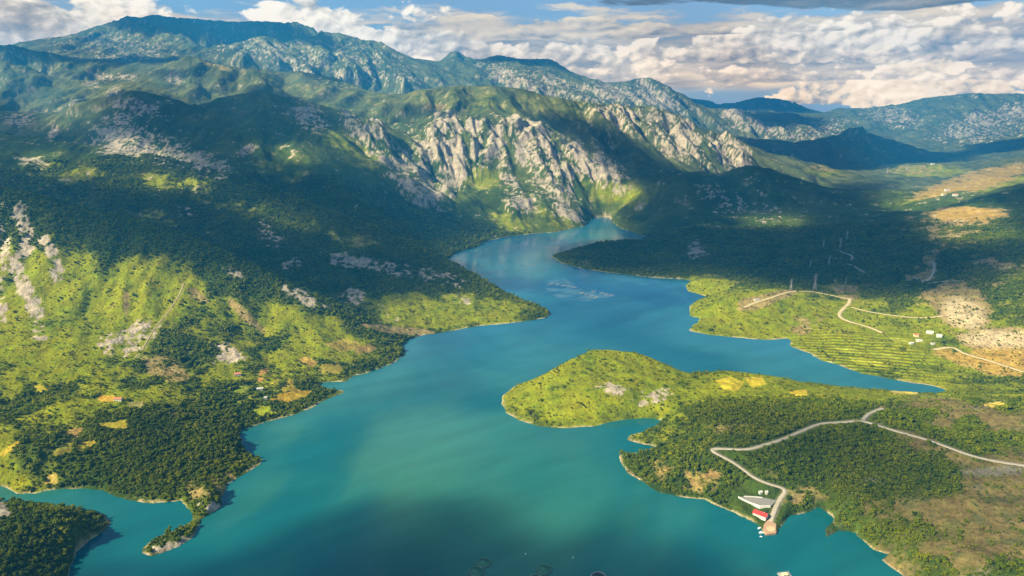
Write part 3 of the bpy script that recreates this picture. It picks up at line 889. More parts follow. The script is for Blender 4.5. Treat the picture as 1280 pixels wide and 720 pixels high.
DARKW = [(215, 560, 96, 42, 10, .62, 0, 1300), (60, 690, 80, 50, 0, .9, 0, 980), (1050, 575, 110, 38, 10, .8, 0, 1300), (1165, 590, 40, 24, 30, .7, 0, 1300), (1212, 545, 18, 22, 0, .9, 0, 1300), (960, 515, 90, 14, 0, .7, 0, 1500), (1125, 665, 44, 14, 0, .8, 0, 1100),
         (230, 440, 50, 24, 0, .34, 0, 1800), (270, 400, 36, 22, 30, .34, 0, 1800), (400, 470, 60, 10, 0, .3, 0, 1800), (1140, 520, 40, 10, 0, .6, 0, 1500), (940, 600, 30, 20, 0, .7, 0, 1150)]
darkw = np.zeros(X.shape)
for a in DARKW:
    darkw = np.maximum(darkw, a[5] * ell(a[0], a[1], a[2], a[3], a[4], a[6], a[7], soft=0.8))
wood = sstep(darkw + 0.5 * nB + 0.4 * nC - 0.40, -0.15, 0.25)
barev *= 1 - 0.8 * wood * (darkw > 0.05)
meadv *= 1 - 0.7 * wood


def col(*c):
    return np.array(c)[None, None, :]


def lerp(a, b, f):
    return a + (b - a) * f[..., None]


tone = np.clip(0.5 + 0.6 * nB + 0.4 * nC + 0.4 * nD + 0.4 * nA, 0, 1)
A = lerp(col(0.024, 0.046, 0.007) + np.zeros(X.shape + (3,)), col(0.070, 0.100, 0.007) + np.zeros(X.shape + (3,)), tone)
A = lerp(A, col(0.11, 0.13, 0.008), sstep(nA + 0.4 * nB, -0.1, 0.5) * 0.5)
A = lerp(A, lerp(col(0.120, 0.155, 0.003) + np.zeros(X.shape + (3,)), col(0.235, 0.225, 0.005), np.clip(0.4 + 0.7 * nC + 0.5 * nB, 0, 1)), meadv)
A = lerp(A, lerp(col(0.19, 0.15, 0.05) + np.zeros(X.shape + (3,)), col(0.33, 0.235, 0.095), np.clip(0.45 + 0.8 * nC + 0.4 * nD, 0, 1)), barev * 0.92)
OCHRE = np.maximum.reduce([ell(1255, 452, 44, 20, 10, 0, 2300), ell(1205, 446, 40, 8, 15, 0, 2000), ell(1210, 268, 44, 9, 0, 2500, 3300), 0.85 * ell(1215, 228, 66, 12, -15, 3400, 5500), 0.6 * ell(1180, 250, 60, 9, -15, 3400, 4700), 0.35 * ell(855, 592, 44, 22, 10, 0, 1200)])
A = lerp(A, col(0.40, 0.24, 0.03), OCHRE * 0.6 * barev)
DRY = np.maximum(ell(1210, 620, 150, 120, 0, 0, 1400), ell(1200, 520, 90, 20, 8, 0, 1500))
A = lerp(A, A * col(0.60, 0.60, 0.58), DRY * barev)  # bare ground darkened here for the slope's partial shade
A = lerp(A, col(0.060, 0.070, 0.020), DRY * 0.75 * sstep(0.6 * nC + 0.6 * nD + 0.4 * vnoise(wx / 70, wy / 25, 151), 0.02, 0.32))
A = lerp(A, col(0.20, 0.18, 0.155), DRY * 0.6 * sstep(vnoise(wx / 90, wy / 40, 152) + 0.5 * nC, 0.35, 0.7))
PALE = np.maximum(ell(1205, 392, 24, 16, 20, 0, 2600), ell(1250, 424, 44, 10, 0, 0, 2300))
A = lerp(A, col(0.46, 0.36, 0.22), PALE * 0.8 * barev)
A = lerp(A, lerp(col(0.15, 0.135, 0.12) + np.zeros(X.shape + (3,)), col(0.46, 0.375, 0.275), np.clip(0.5 + 0.7 * nD + 0.5 * nC, 0, 1)), rock)
# fields
FIELDS = [
    ([(336.5, 499), (347, 493), (369, 487), (390, 489), (385, 495), (357, 504)], (0.30, 0.20, 0.015)),
    ([(350.6, 487), (360, 473.5), (366, 474), (368, 482), (371, 487), (352, 490)], (0.30, 0.23, 0.02)),
    ([(314.7, 516.5), (321, 507), (336.5, 507), (338, 513.5), (347.5, 516.5), (325.6, 519.7)], (0.26, 0.30, 0.01)),
    ([(292, 505), (307, 494.7), (321, 493), (313, 500), (297.5, 505.6)], (0.24, 0.24, 0.02)),
    ([(372.5, 450), (383.4, 445.5), (397.5, 452.5), (391, 459.5)], (0.36, 0.24, 0.05)),
    ([(394.4, 463.4), (400.6, 455.6), (422.5, 452.5), (428.7, 462), (424, 468), (400.6, 467)], (0.27, 0.22, 0.03)),
    ([(322.5, 469.7), (325.6, 462), (335, 459.5), (333.4, 466.5)], (0.34, 0.2, 0.05)),
    ([(338, 481.4), (344.4, 473.6), (350.6, 472), (347.5, 479)], (0.25, 0.22, 0.02)),
    ([(321.7, 476.7), (324, 472), (330, 472), (327, 478)], (0.38, 0.2, 0.05)),
    ([(440, 433), (462, 431), (472, 434), (466, 440), (446, 442)], (0.26, 0.17, 0.05)),
    ([(404, 430), (428, 424), (448, 428), (450, 436), (425, 440)], (0.30, 0.23, 0.04)),
    ([(285, 495), (300, 482), (320, 480), (305, 492)], (0.17, 0.20, 0.02)),
    ([(77, 544), (91, 535), (104, 535), (97, 547)], (0.33, 0.22, 0.06)),
    ([(121, 530), (144, 527), (161, 524), (158, 537), (128, 535)], (0.30, 0.25, 0.02)),
    ([(91, 564), (101, 552), (121, 550), (114, 562)], (0.32, 0.25, 0.02)),
    ([(65, 569), (81, 552), (94, 549), (87, 567)], (0.26, 0.22, 0.03)),
    ([(55, 606), (60, 592), (72, 591), (72, 606)], (0.32, 0.23, 0.05)),
    ([(40, 483), (50, 480), (60, 488), (47, 490)], (0.33, 0.27, 0.02)),
    ([(0, 567), (23, 549), (25, 554), (3, 571)], (0.33, 0.24, 0.02)),
    ([(121, 499), (124, 494), (143, 494), (143, 502), (128, 502)], (0.42, 0.26, 0.03)),
    ([(160, 502), (180, 502), (178, 511), (162, 511)], (0.19, 0.17, 0.05)),
    ([(893, 476), (912, 470), (930, 478), (922, 489), (905, 487)], (0.40, 0.32, 0.02)),
    ([(930, 472), (952, 471), (958, 480), (940, 485)], (0.42, 0.33, 0.02)),
    ([(985, 489), (1008, 486), (1010, 494), (994, 496)], (0.42, 0.31, 0.02)),
    ([(1112, 489), (1130, 484), (1152, 487), (1148, 493), (1118, 493)], (0.44, 0.34, 0.07)),
    ([(1225, 505), (1250, 502), (1262, 507), (1240, 510)], (0.40, 0.30, 0.06)),
    ([(1040, 432), (1075, 438), (1085, 444), (1050, 440)], (0.24, 0.26, 0.015)),
    ([(1060, 446), (1100, 452), (1108, 458), (1070, 454)], (0.27, 0.27, 0.015)),
    ([(1085, 438), (1120, 444), (1130, 452), (1095, 447)], (0.22, 0.25, 0.015)),
    ([(1110, 420), (1135, 424), (1140, 431), (1116, 427)], (0.25, 0.26, 0.02)),
]
alp = sstep(fr_ + 700 * nA, 3300, 5200) * (1 - rock) * (1 - 0.85 * sstep(mead, 0.45, 0.7) * (X > 500)) * (1 - 0.7 * sstep(bare, 0.3, 0.6))
A = lerp(A, lerp(col(0.040, 0.060, 0.030) + np.zeros(X.shape + (3,)), col(0.125, 0.125, 0.060), np.clip(0.42 + 0.7 * nB + 0.5 * nC + 0.4 * nA, 0, 1)), alp * 0.72)
fld = np.zeros(X.shape)
jx, jy = px0 + 1.2 * nD + 1.5 * nC, py0 + 0.6 * nC
for P, c in FIELDS:
    P = np.array(P)
    bx = (px0 > P[:, 0].min() - 4) & (px0 < P[:, 0].max() + 4) & (py0 > P[:, 1].min() - 4) & (py0 < P[:, 1].max() + 4) & (Y < 2600)
    if not bx.any():
        continue
    ins = inside_poly(jx[bx], jy[bx], P)
    idx = np.nonzero(bx)
    s = (idx[0][ins], idx[1][ins])
    A[s] = np.array(c)[None, :] * (1 + 0.25 * nC[s] + 0.2 * nD[s])[:, None]
    fld[s] = 1
    rock[s] = 0
# rim of sand and washed stone just above the water
rim = (1 - sstep(Z + 1.8 * nC + 1.0 * nB, 0.7, 2.0)) * (sd > -8)
A = lerp(A, lerp(col(0.36, 0.27, 0.13) + np.zeros(X.shape + (3,)), col(0.45, 0.37, 0.24), np.clip(0.5 + nC, 0, 1)), rim * 0.9 * sstep(nB + 0.8 * nC + 0.4 * nD, -0.25, 0.25))
A = lerp(A, A * 0.4 + 0.6 * col(0.27, 0.22, 0.15), roadness)
terr = ell(1085, 446, 75, 24, 12, 0, 2200, soft=0.8)
A *= (1 + 0.55 * terr * np.sin((Y * 0.94 + X * 0.34) * 2 * np.pi / 17.0))[..., None]
terr = ell(330, 488, 70, 24, -15, 0, 1800, soft=0.8) * (1 - fld)
A *= (1 + 0.35 * terr * np.sin((Y * 0.85 - X * 0.52) * 2 * np.pi / 21.0))[..., None]
A = np.clip(A, 0.004, 0.6)
woody = np.clip((1 - rock) * (1 - fld) * (1 - roadness) * (1 - rim), 0, 1)
tree_d = np.clip(0.55 * (1 - meadv) * (1 - barev) + 0.038 * meadv + 0.03 * barev + 0.9 * wood + 0.25 * sstep(nC, 0.05, 0.5), 0, 1) * woody * (1 - clear)
tree_d += 0.035 * DRY * barev * (1 - clear) * (1 - roadness)
for hx, hy in ((148, 500), (297, 469), (325, 487), (332, 498), (1162, 417), (1174, 421), (1149, 427), (1145, 420), (1139, 430), (1166, 431), (946, 376)):
    tree_d *= 1 - ell(hx, hy + 1.5, 8, 4.5, 0, 0, 2500)
NCV, NDV = nC, nD


# ------------------------------------------------------------------ object helpers
def tag(o, label=None, cat=None, group=None, kind=None):
    if label:
        o['label'] = label
    if cat:
        o['category'] = cat
    if group:
        o['group'] = group
    if kind:
        o['kind'] = kind
    return o


def link(o, parent=None):
    C.objects.link(o)
    if parent is not None:
        o.parent = parent
    return o


def empty(name, loc, rz=0.0):
    o = bpy.data.objects.new(name, None)
    o.empty_display_size = 1
    C.objects.link(o)
    o.location = loc
    o.rotation_euler = (0, 0, rz)
    return o


class MB:
    """collects simple solids into one mesh"""
    def __init__(s):
        s.v, s.f = [], []

    def quad_solid(s, lo, hi):
        b = len(s.v)
        s.v += list(lo) + list(hi)
        n = len(lo)
        s.f.append([b + n - 1 - i for i in range(n)])
        s.f.append([b + n + i for i in range(n)])
        for i in range(n):
            j = (i + 1) % n
            s.f.append([b + i, b + j, b + n + j, b + n + i])
        return s

    def box(s, x0, x1, y0, y1, z0, z1):
        q = [(x0, y0), (x1, y0), (x1, y1), (x0, y1)]
        return s.quad_solid([(a, b, z0) for a, b in q], [(a, b, z1) for a, b in q])

    def bar(s, a, b, r, n=5, r2=None):
        a, b = Vector(a), Vector(b)
        d = (b - a)
        if d.length < 1e-6:
            return s
        d.normalize()
        u = d.orthogonal().normalized()
        v = d.cross(u)
        r2 = r if r2 is None else r2
        lo = [tuple(a + (u * math.cos(t) + v * math.sin(t)) * r) for t in [6.28318 * i / n for i in range(n)]]
        hi = [tuple(b + (u * math.cos(t) + v * math.sin(t)) * r2) for t in [6.28318 * i / n for i in range(n)]]
        return s.quad_solid(lo, hi)

    def torus(s, R, r, z=0, n=40, m_=7, cx=0, cy_=0):
        b = len(s.v)
        for i in range(n):
            a = 6.283185 * i / n
            for j in range(m_):
                t = 6.283185 * j / m_
                s.v.append((cx + (R + r * math.cos(t)) * math.cos(a), cy_ + (R + r * math.cos(t)) * math.sin(a), z + r * math.sin(t)))
        for i in range(n):
            for j in range(m_):
                i2, j2 = (i + 1) % n, (j + 1) % m_
                s.f.append([b + i * m_ + j, b + i2 * m_ + j, b + i2 * m_ + j2, b + i * m_ + j2])
        return s

    def build(s, name, mat, parent=None, smooth=False, loc=None, rz=0):
        me = bpy.data.meshes.new(name)
        me.from_pydata([tuple(map(float, q)) for q in s.v], [], s.f)
        me.validate()
        me.update()
        if smooth:
            me.shade_smooth()
        me.materials.append(mat)
        o = bpy.data.objects.new(name, me)
        link(o, parent)
        if loc is not None:
            o.location = loc
            o.rotation_euler = (0, 0, rz)
        return o


def grid_mesh(name, V, quads, mat, smooth=True):
    me = bpy.data.meshes.new(name)
    n = len(V)
    me.vertices.add(n)
    me.vertices.foreach_set('co', np.ascontiguousarray(V, np.float32).ravel())
    k = len(quads)
    me.loops.add(k * 4)
    me.loops.foreach_set('vertex_index', np.ascontiguousarray(quads, np.int32).ravel())
    me.polygons.add(k)
    me.polygons.foreach_set('loop_start', np.arange(0, k * 4, 4, dtype=np.int32))
    me.update(calc_edges=True)
    if smooth:
        me.shade_smooth()
    me.materials.append(mat)
    return me


def new_mat(name):
    m_ = bpy.data.materials.new(name)
    m_.use_nodes = True
    t = m_.node_tree
    t.nodes.clear()
    n = NT(t)
    out = n.n('ShaderNodeOutputMaterial')
    bs = n.n('ShaderNodeBsdfPrincipled')
    t.links.new(bs.outputs[0], out.inputs[0])
    return m_, n, bs, out


def plain(name, c, rough=0.6, var=0.25, scale=0.6, metal=0.0):
    m_, n, bs, out = new_mat(name)
    p = n.n('ShaderNodeTexCoord').outputs['Object']
    f = n.noise(p, scale, 5, 0.6)
    f2 = n.noise(p, scale * 7, 3, 0.6)
    k = n.m('ADD', n.m('MULTIPLY', f, 0.6), n.m('MULTIPLY', f2, 0.4))
    a = tuple(q * (1 - var) for q in c) + (1,)
    b = tuple(min(1, q * (1 + var)) for q in c) + (1,)
    n.put(bs.inputs['Base Color'], n.mix(n.step(k, 0.3, 0.7), a, b))
    bs.inputs['Roughness'].default_value = rough
    bs.inputs['Metallic'].default_value = metal
    return m_


# ------------------------------------------------------------------ terrain mesh
tm, n, bs, out = new_mat('ground cover')
att = n.n('ShaderNodeVertexColor', layer_name='cover')
pos = n.n('ShaderNodeNewGeometry').outputs['Position']
f1 = n.noise(pos, 0.16, 6, 0.62)
f2 = n.noise(pos, 0.045, 5, 0.6)
f3 = n.noise(pos, 0.5, 3, 0.6)
var = n.m('ADD', n.m('MULTIPLY', n.m('SUBTRACT', f1, 0.5), 1.6), n.m('MULTIPLY', n.m('SUBTRACT', f2, 0.5), 1.3))
var = n.m('ADD', var, n.m('MULTIPLY', n.m('SUBTRACT', f3, 0.5), 0.7))
gain = n.m('MAXIMUM', n.m('ADD', var, 1.0), 0.25)
colv = n.vm('SCALE', att.outputs[0], scale=gain)
hsv = n.n('ShaderNodeHueSaturation')
n.put(hsv.inputs['Color'], colv)
n.put(hsv.inputs['Hue'], n.m('ADD', 0.5, n.m('MULTIPLY', n.m('SUBTRACT', f2, 0.5), 0.06)))
n.put(bs.inputs['Base Color'], hsv.outputs[0])
bs.inputs['Roughness'].default_value = 0.9
bs.inputs['Specular IOR Level'].default_value = 0.04
bmp = n.n('ShaderNodeBump')
bmp.inputs['Strength'].default_value = 0.75
bmp.inputs['Distance'].default_value = 5.0
n.put(bmp.inputs['Height'], n.m('ADD', n.m('MULTIPLY', f1, 0.8), n.m('MULTIPLY', f2, 1.6)))
n.put(bs.inputs['Normal'], bmp.outputs[0])

V = np.stack([X, Y, Z], -1).reshape(-1, 3)
idx = np.arange(MC * MR).reshape(MR, MC)


def terrain_piece(name, r0, r1):
    sub = idx[r0:r1 + 1]
    base = sub[0, 0]
    q = np.stack([sub[:-1, :-1], sub[:-1, 1:], sub[1:, 1:], sub[1:, :-1]], -1).reshape(-1, 4) - base
    me = grid_mesh(name, V[base:sub[-1, -1] + 1], q, tm)
    ca = me.color_attributes.new('cover', 'FLOAT_COLOR', 'POINT')
    rgba = np.ones((len(me.vertices), 4), np.float32)
    rgba[:, :3] = A.reshape(-1, 3)[base:sub[-1, -1] + 1]
    ca.data.foreach_set('color', rgba.ravel())
    o = bpy.data.objects.new(name, me)
    link(o)
    tag(o, kind='structure')
    return o


terrain_piece('terrain', 0, MR - 1)

# ------------------------------------------------------------------ lake
wm, n, bs, out = new_mat('lake water')
pos = n.n('ShaderNodeNewGeometry').outputs['Position']
px_, py_, pz_ = n.sep(pos)
wv = n.comb(px_, n.m('MULTIPLY', py_, 0.8), 0)
big = n.noise(wv, 0.0022, 4, 0.5, 0.6)
mid = n.noise(wv, 0.011, 4, 0.55, 0.8)
# silty green-blue body colour, bluer with distance and patchy across the lake
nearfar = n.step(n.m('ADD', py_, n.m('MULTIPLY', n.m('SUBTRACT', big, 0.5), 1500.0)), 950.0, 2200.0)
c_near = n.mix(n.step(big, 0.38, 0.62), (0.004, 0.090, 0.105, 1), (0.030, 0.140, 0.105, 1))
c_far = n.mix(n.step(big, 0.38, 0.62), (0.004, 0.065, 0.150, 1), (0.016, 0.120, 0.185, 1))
streak = n.noise(n.comb(n.m('MULTIPLY', n.m('ADD', px_, n.m('MULTIPLY', py_, 0.6)), 0.0035), n.m('MULTIPLY', n.m('SUBTRACT', py_, n.m('MULTIPLY', px_, 0.6)), 0.016), 0), 1.0, 5, 0.6, 0.4)
sky_sheen = None  # pale patches by the fish pens: sky reflection painted into the water colour
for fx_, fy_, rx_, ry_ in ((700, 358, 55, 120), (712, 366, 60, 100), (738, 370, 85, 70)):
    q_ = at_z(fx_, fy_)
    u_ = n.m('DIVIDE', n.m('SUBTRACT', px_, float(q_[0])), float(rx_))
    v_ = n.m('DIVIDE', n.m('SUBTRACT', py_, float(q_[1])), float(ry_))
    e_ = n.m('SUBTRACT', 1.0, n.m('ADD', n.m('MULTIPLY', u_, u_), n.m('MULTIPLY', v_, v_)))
    sky_sheen = e_ if sky_sheen is None else n.m('MAXIMUM', sky_sheen, e_)
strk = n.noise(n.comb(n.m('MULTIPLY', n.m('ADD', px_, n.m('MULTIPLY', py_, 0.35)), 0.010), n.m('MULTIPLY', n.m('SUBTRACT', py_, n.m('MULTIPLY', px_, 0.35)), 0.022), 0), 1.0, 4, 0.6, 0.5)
sheen_f = n.m('MULTIPLY', n.step(sky_sheen, -0.1, 0.5), n.step(strk, 0.40, 0.62))
n.put(bs.inputs['Base Color'], n.mix(n.m('MULTIPLY', sheen_f, 0.42), n.vm('SCALE', n.mix(nearfar, c_near, c_far), scale=n.m('ADD', 0.90, n.m('MULTIPLY', n.step(streak, 0.3, 0.7), 0.20))), (0.13, 0.22, 0.29, 1)))
bs.inputs['IOR'].default_value = 1.33
bs.inputs['Specular IOR Level'].default_value = 0.5
n.put(bs.inputs['Roughness'], n.m('ADD', 0.10, n.m('MULTIPLY', n.step(mid, 0.35, 0.7), 0.10)))
rip = n.noise(wv, 0.35, 4, 0.6)
rip2 = n.noise(wv, 0.06, 3, 0.5)
bmp = n.n('ShaderNodeBump')
n.put(bmp.inputs['Strength'], n.m('ADD', 0.02, n.m('MULTIPLY', n.step(mid, 0.3, 0.7), 0.10)))
bmp.inputs['Distance'].default_value = 0.8
n.put(bmp.inputs['Height'], n.m('ADD', rip, n.m('MULTIPLY', rip2, 1.5)))
n.put(bs.inputs['Normal'], bmp.outputs[0])
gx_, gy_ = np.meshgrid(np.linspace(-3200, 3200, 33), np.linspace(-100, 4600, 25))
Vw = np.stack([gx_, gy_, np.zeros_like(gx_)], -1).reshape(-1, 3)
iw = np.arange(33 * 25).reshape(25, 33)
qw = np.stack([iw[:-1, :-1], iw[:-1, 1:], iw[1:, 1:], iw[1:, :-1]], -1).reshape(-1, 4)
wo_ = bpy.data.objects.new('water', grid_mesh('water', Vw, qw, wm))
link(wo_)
tag(wo_, kind='structure')

# ------------------------------------------------------------------ air
hm = bpy.data.materials.new('valley air')
hm.use_nodes = True
hm.node_tree.nodes.clear()
ho = hm.node_tree.nodes.new('ShaderNodeOutputMaterial')
pv = hm.node_tree.nodes.new('ShaderNodeVolumePrincipled')
pv.inputs['Color'].default_value = HAZE_COLOR
pv.inputs['Density'].default_value = HAZE_DENSITY
pv.inputs['Anisotropy'].default_value = 0.1
hm.node_tree.links.new(pv.outputs[0], ho.inputs['Volume'])
ztop = max(float(Z.max()), CAM_H) + 15
hz = MB().box(-11900, 11900, -900, 13650, float(Z.min()) - 1.0, ztop).build('haze', hm)
tag(hz, kind='stuff')

# ------------------------------------------------------------------ unseen cloud sheets, outlined so their shadows fall on chosen ground
CLOUD_Z = 2750.0
SHADE = [
    [(40, 760), (120, 712), (200, 690), (280, 700), (330, 680), (400, 650), (500, 625), (600, 620), (645, 634), (668, 655), (684, 690), (704, 706), (722, 690), (738, 640), (765, 624), (785, 636), (795, 660), (850, 690), (930, 705), (960, 740), (1050, 790), (900, 900), (200, 900)],
    [(-150, 640), (-20, 622), (60, 634), (150, 640), (120, 690), (80, 740), (-100, 800), (-250, 760)],
    [(115, 512), (170, 498), (240, 500), (300, 520), (320, 555), (325, 580), (285, 608), (230, 628), (160, 622), (110, 600), (110, 560)],
    # the great bank over the left and middle slopes
    [(150, 322), (200, 334), (260, 346), (320, 352), (390, 380), (470, 388), (540, 372), (600, 368), (640, 362), (600, 340), (560, 318),
     (590, 300), (620, 286), (590, 262), (548, 250), (525, 225), (505, 190), (480, 165), (430, 140), (369, 120), (302, 112), (242, 130), (215, 119), (175, 110), (151, 114), (140, 150), (128, 200), (140, 260)],
    [(-350, 270), (0, 262), (50, 292), (120, 312), (152, 322), (142, 260), (130, 200), (140, 150), (128, 140), (60, 143), (0, 138), (-350, 115)],
    [(768, 262), (803, 240), (850, 214), (900, 216), (937, 199), (984, 214), (1040, 236), (1080, 249), (1130, 264), (1165, 262), (1236, 243), (1300, 236), (1450, 240), (1450, 350), (1300, 362), (1230, 378), (1180, 366), (1120, 376), (1060, 372), (1020, 366), (960, 358), (905, 345), (850, 350), (760, 350), (680, 330), (685, 312), (780, 298), (770, 280)],
    [(840, 505), (905, 500), (990, 506), (1060, 513), (1095, 520), (1160, 562), (1185, 615), (1120, 655), (1050, 640), (1020, 615), (985, 596), (930, 585), (880, 560), (835, 540)],
    [(640, 128), (690, 136), (740, 148), (800, 178), (830, 200), (860, 222), (800, 238), (770, 225), (745, 200), (700, 165), (650, 145)],
    [(500, 195), (522, 205), (530, 240), (560, 262), (600, 262), (635, 248), (600, 240), (575, 255), (545, 250)],
    [(1030, 610), (1100, 528), (1200, 538), (1290, 560), (1400, 620), (1340, 760), (1150, 760), (1080, 690)],
    [(540, 476), (600, 468), (645, 488), (640, 508), (590, 512), (545, 500)],
    [(960, 236), (1040, 228), (1120, 226), (1110, 250), (1080, 255), (1000, 236)],
]
GAPS = [
    [(1160, 264), (1205, 256), (1252, 260), (1262, 276), (1210, 282), (1162, 279)],
    [(130, 180), (165, 170), (205, 190), (200, 208), (160, 206)],
    [(150, 222), (200, 214), (258, 222), (264, 234), (200, 240), (150, 234)],
    [(50, 146), (120, 134), (128, 152), (70, 160)],
    [(855, 350), (905, 344), (912, 358), (868, 364)],
    [(405, 165), (455, 165), (485, 205), (440, 200)],
    [(10, 186), (80, 192), (130, 206), (100, 220), (30, 212)],
    [(290, 250), (345, 258), (395, 288), (340, 286)],
    [(330, 178), (380, 182), (400, 205), (345, 202)],
    [(1170, 284), (1265, 278), (1275, 300), (1185, 304)],
    [(930, 270), (990, 268), (1000, 282), (940, 286)],
]


SHADE_FAR = [
    (1150, [(-300, 6150), (0, 6200), (120, 6250), (230, 5950), (262, 6100), (240, 7600), (100, 7700), (-300, 7600)]),
    (1550, [(185, 8750), (240, 8600), (300, 8650), (395, 8750), (400, 9900), (180, 10000)]),
    (230, [(885, 6350), (920, 5750), (1000, 5550), (1090, 5600), (1180, 6300), (1185, 7500), (880, 7300)]),
    (260, [(1165, 6900), (1450, 6850), (1450, 7900), (1165, 7800)]),
    (1250, [(400, 7900), (440, 8000), (455, 8900), (395, 8900)]),
    (850, [(385, 5600), (430, 5500), (450, 6000), (400, 6200)]),
    (1150, [(600, 9000), (640, 8950), (720, 8800), (760, 8700), (740, 9600), (600, 9900)]),
    (800, [(225, 5450), (300, 5500), (290, 5720), (225, 5700)]),
    (700, [(455, 4500), (530, 4480), (540, 4640), (470, 4680)]),
    (900, [(870, 8300), (920, 8500), (960, 9200), (900, 9600), (860, 9000)]),
    (750, [(815, 11900), (1120, 11900), (1130, 13500), (800, 13500)]),  # cloud added only to darken the farthest ridge
    (300, [(935, 9000), (1010, 9000), (1020, 10000), (940, 10200)]),
]


def far_to_cloud(h0, P):
    out = []
    for a, d in P:
        t = (CLOUD_Z - h0) / SD[2]
        out.append(((a - 640) / FPX / cp_ * d + SD[0] * t, d + SD[1] * t))
    return np.array(out)


def shade_to_cloud(P):
    out = []
    for a, b in P:
        if b > 720 or a < 0 or a > 1280:
            q = at_z(a, b, 60.0) if b > 200 else drop(min(max(a, -330), 1600), b)
        else:
            q = drop(a, b)
            while np.hypot(q[0], q[1]) > 11500 and b < 200:
                b += 2.0
                q = drop(a, b)
        t = (CLOUD_Z - q[2]) / SD[2]
        out.append((q[0] + SD[0] * t, q[1] + SD[1] * t))
    return np.array(out)


cl = 32.0
THIN = [1, 0.9, 0.58, 0.97, 0.82, 1.0, 0.60, 1, 1, 0.42, 0.55, 0.95] + [1.0] * len(SHADE_FAR)
polys = [shade_to_cloud(P) for P in SHADE] + [far_to_cloud(h0, P) for h0, P in SHADE_FAR]
gaps = [shade_to_cloud(P) for P in GAPS]
allp = np.concatenate(polys)
x0, y0 = allp.min(0) - 400
x1, y1 = allp.max(0) + 400
cnx, cny = int((x1 - x0) / cl), int((y1 - y0) / cl)
CX, CY = np.meshgrid(x0 + cl * np.arange(cnx), y0 + cl * np.arange(cny))
wxx = CX + 26 * fbm(CX, CY, 420, 4, 200)
wyy = CY + 26 * fbm(CX, CY, 420, 4, 210)
mk = np.zeros(CX.shape)
for P, q in zip(polys, THIN):
    mk = np.maximum(mk, inside_poly(wxx, wyy, P) * q)
for P in gaps:
    mk = np.where(inside_poly(wxx, wyy, P), 0, mk)
fld_c = mk.copy()
for _ in range(2):
    Pd = np.pad(fld_c, 1)
    fld_c = (4 * fld_c + Pd[:-2, 1:-1] + Pd[2:, 1:-1] + Pd[1:-1, :-2] + Pd[1:-1, 2:]) / 8
mk_op = fld_c.copy()
for _ in range(14):
    Pd = np.pad(mk_op, 1, mode='edge')
    mk_op = (Pd[:-2, 1:-1] + Pd[2:, 1:-1] + Pd[1:-1, :-2] + Pd[1:-1, 2:]) / 4
inn = fld_c > 0.22
depth_c = mk.copy()
for _ in range(60):
    Pd = np.pad(depth_c, 1)
    depth_c = np.minimum(mk, (Pd[:-2, 1:-1] + Pd[2:, 1:-1] + Pd[1:-1, :-2] + Pd[1:-1, 2:]) / 4)
lump = 0.5 + 0.8 * fbm(CX, CY, 380, 5, 220)
thk = np.clip(fld_c - 0.22, 0, 1) ** 0.6
top = CLOUD_Z + 15 + thk * (20 + 55 * depth_c) * (0.55 + 0.6 * lump)
bot = CLOUD_Z - thk * 30 * (0.6 + lump)
cell = inn[:-1, :-1] & inn[1:, :-1] & inn[:-1, 1:] & inn[1:, 1:]
ci = np.arange(cnx * cny).reshape(cny, cnx)
qq = np.stack([ci[:-1, :-1], ci[:-1, 1:], ci[1:, 1:], ci[1:, :-1]], -1)[cell]
nv = cnx * cny
# only the used vertices
Vc = np.concatenate([np.stack([CX, CY, top], -1).reshape(-1, 3), np.stack([CX, CY, bot], -1).reshape(-1, 3)])
opq = np.clip(np.tile((mk_op * sstep(fld_c, 0.24, 0.60)).ravel(), 2), 0, 1)
qa = np.concatenate([qq, qq[:, ::-1] + nv])
used = np.unique(qa)
remap = np.zeros(nv * 2, np.int64)
remap[used] = np.arange(len(used))
cm, n, bs, out = new_mat('cloud')
ca = n.n('ShaderNodeAttribute', attribute_name='opacity')
pos = n.n('ShaderNodeNewGeometry').outputs['Position']
wisp = n.noise(pos, 0.012, 6, 0.6)
op = n.m('MULTIPLY', ca.outputs['Fac'], n.m('ADD', 0.8, n.m('MULTIPLY', wisp, 0.4)), clamp=True)
op = n.m('SUBTRACT', 1.0, n.m('SQRT', n.m('SUBTRACT', 1.0, op, clamp=True)))
dif = n.n('ShaderNodeBsdfDiffuse')
dif.inputs[0].default_value = (0.85, 0.85, 0.86, 1)
trl = n.n('ShaderNodeBsdfTranslucent')
trl.inputs[0].default_value = (0.35, 0.36, 0.4, 1)
trn = n.n('ShaderNodeBsdfTransparent')
mx = n.n('ShaderNodeMixShader')
mx.inputs[0].default_value = 0.25
cm.node_tree.links.new(dif.outputs[0], mx.inputs[1])
cm.node_tree.links.new(trl.outputs[0], mx.inputs[2])
mx2 = n.n('ShaderNodeMixShader')
n.put(mx2.inputs[0], op)
cm.node_tree.links.new(trn.outputs[0], mx2.inputs[1])
cm.node_tree.links.new(mx.outputs[0], mx2.inputs[2])
cm.node_tree.links.new(mx2.outputs[0], out.inputs[0])
me = grid_mesh('shade_clouds', Vc[used], remap[qa], cm)
at_ = me.attributes.new('opacity', 'FLOAT', 'POINT')
at_.data.foreach_set('value', opq[used].astype(np.float32))
co_ = bpy.data.objects.new('shade_clouds', me)
link(co_)
tag(co_, kind='stuff')

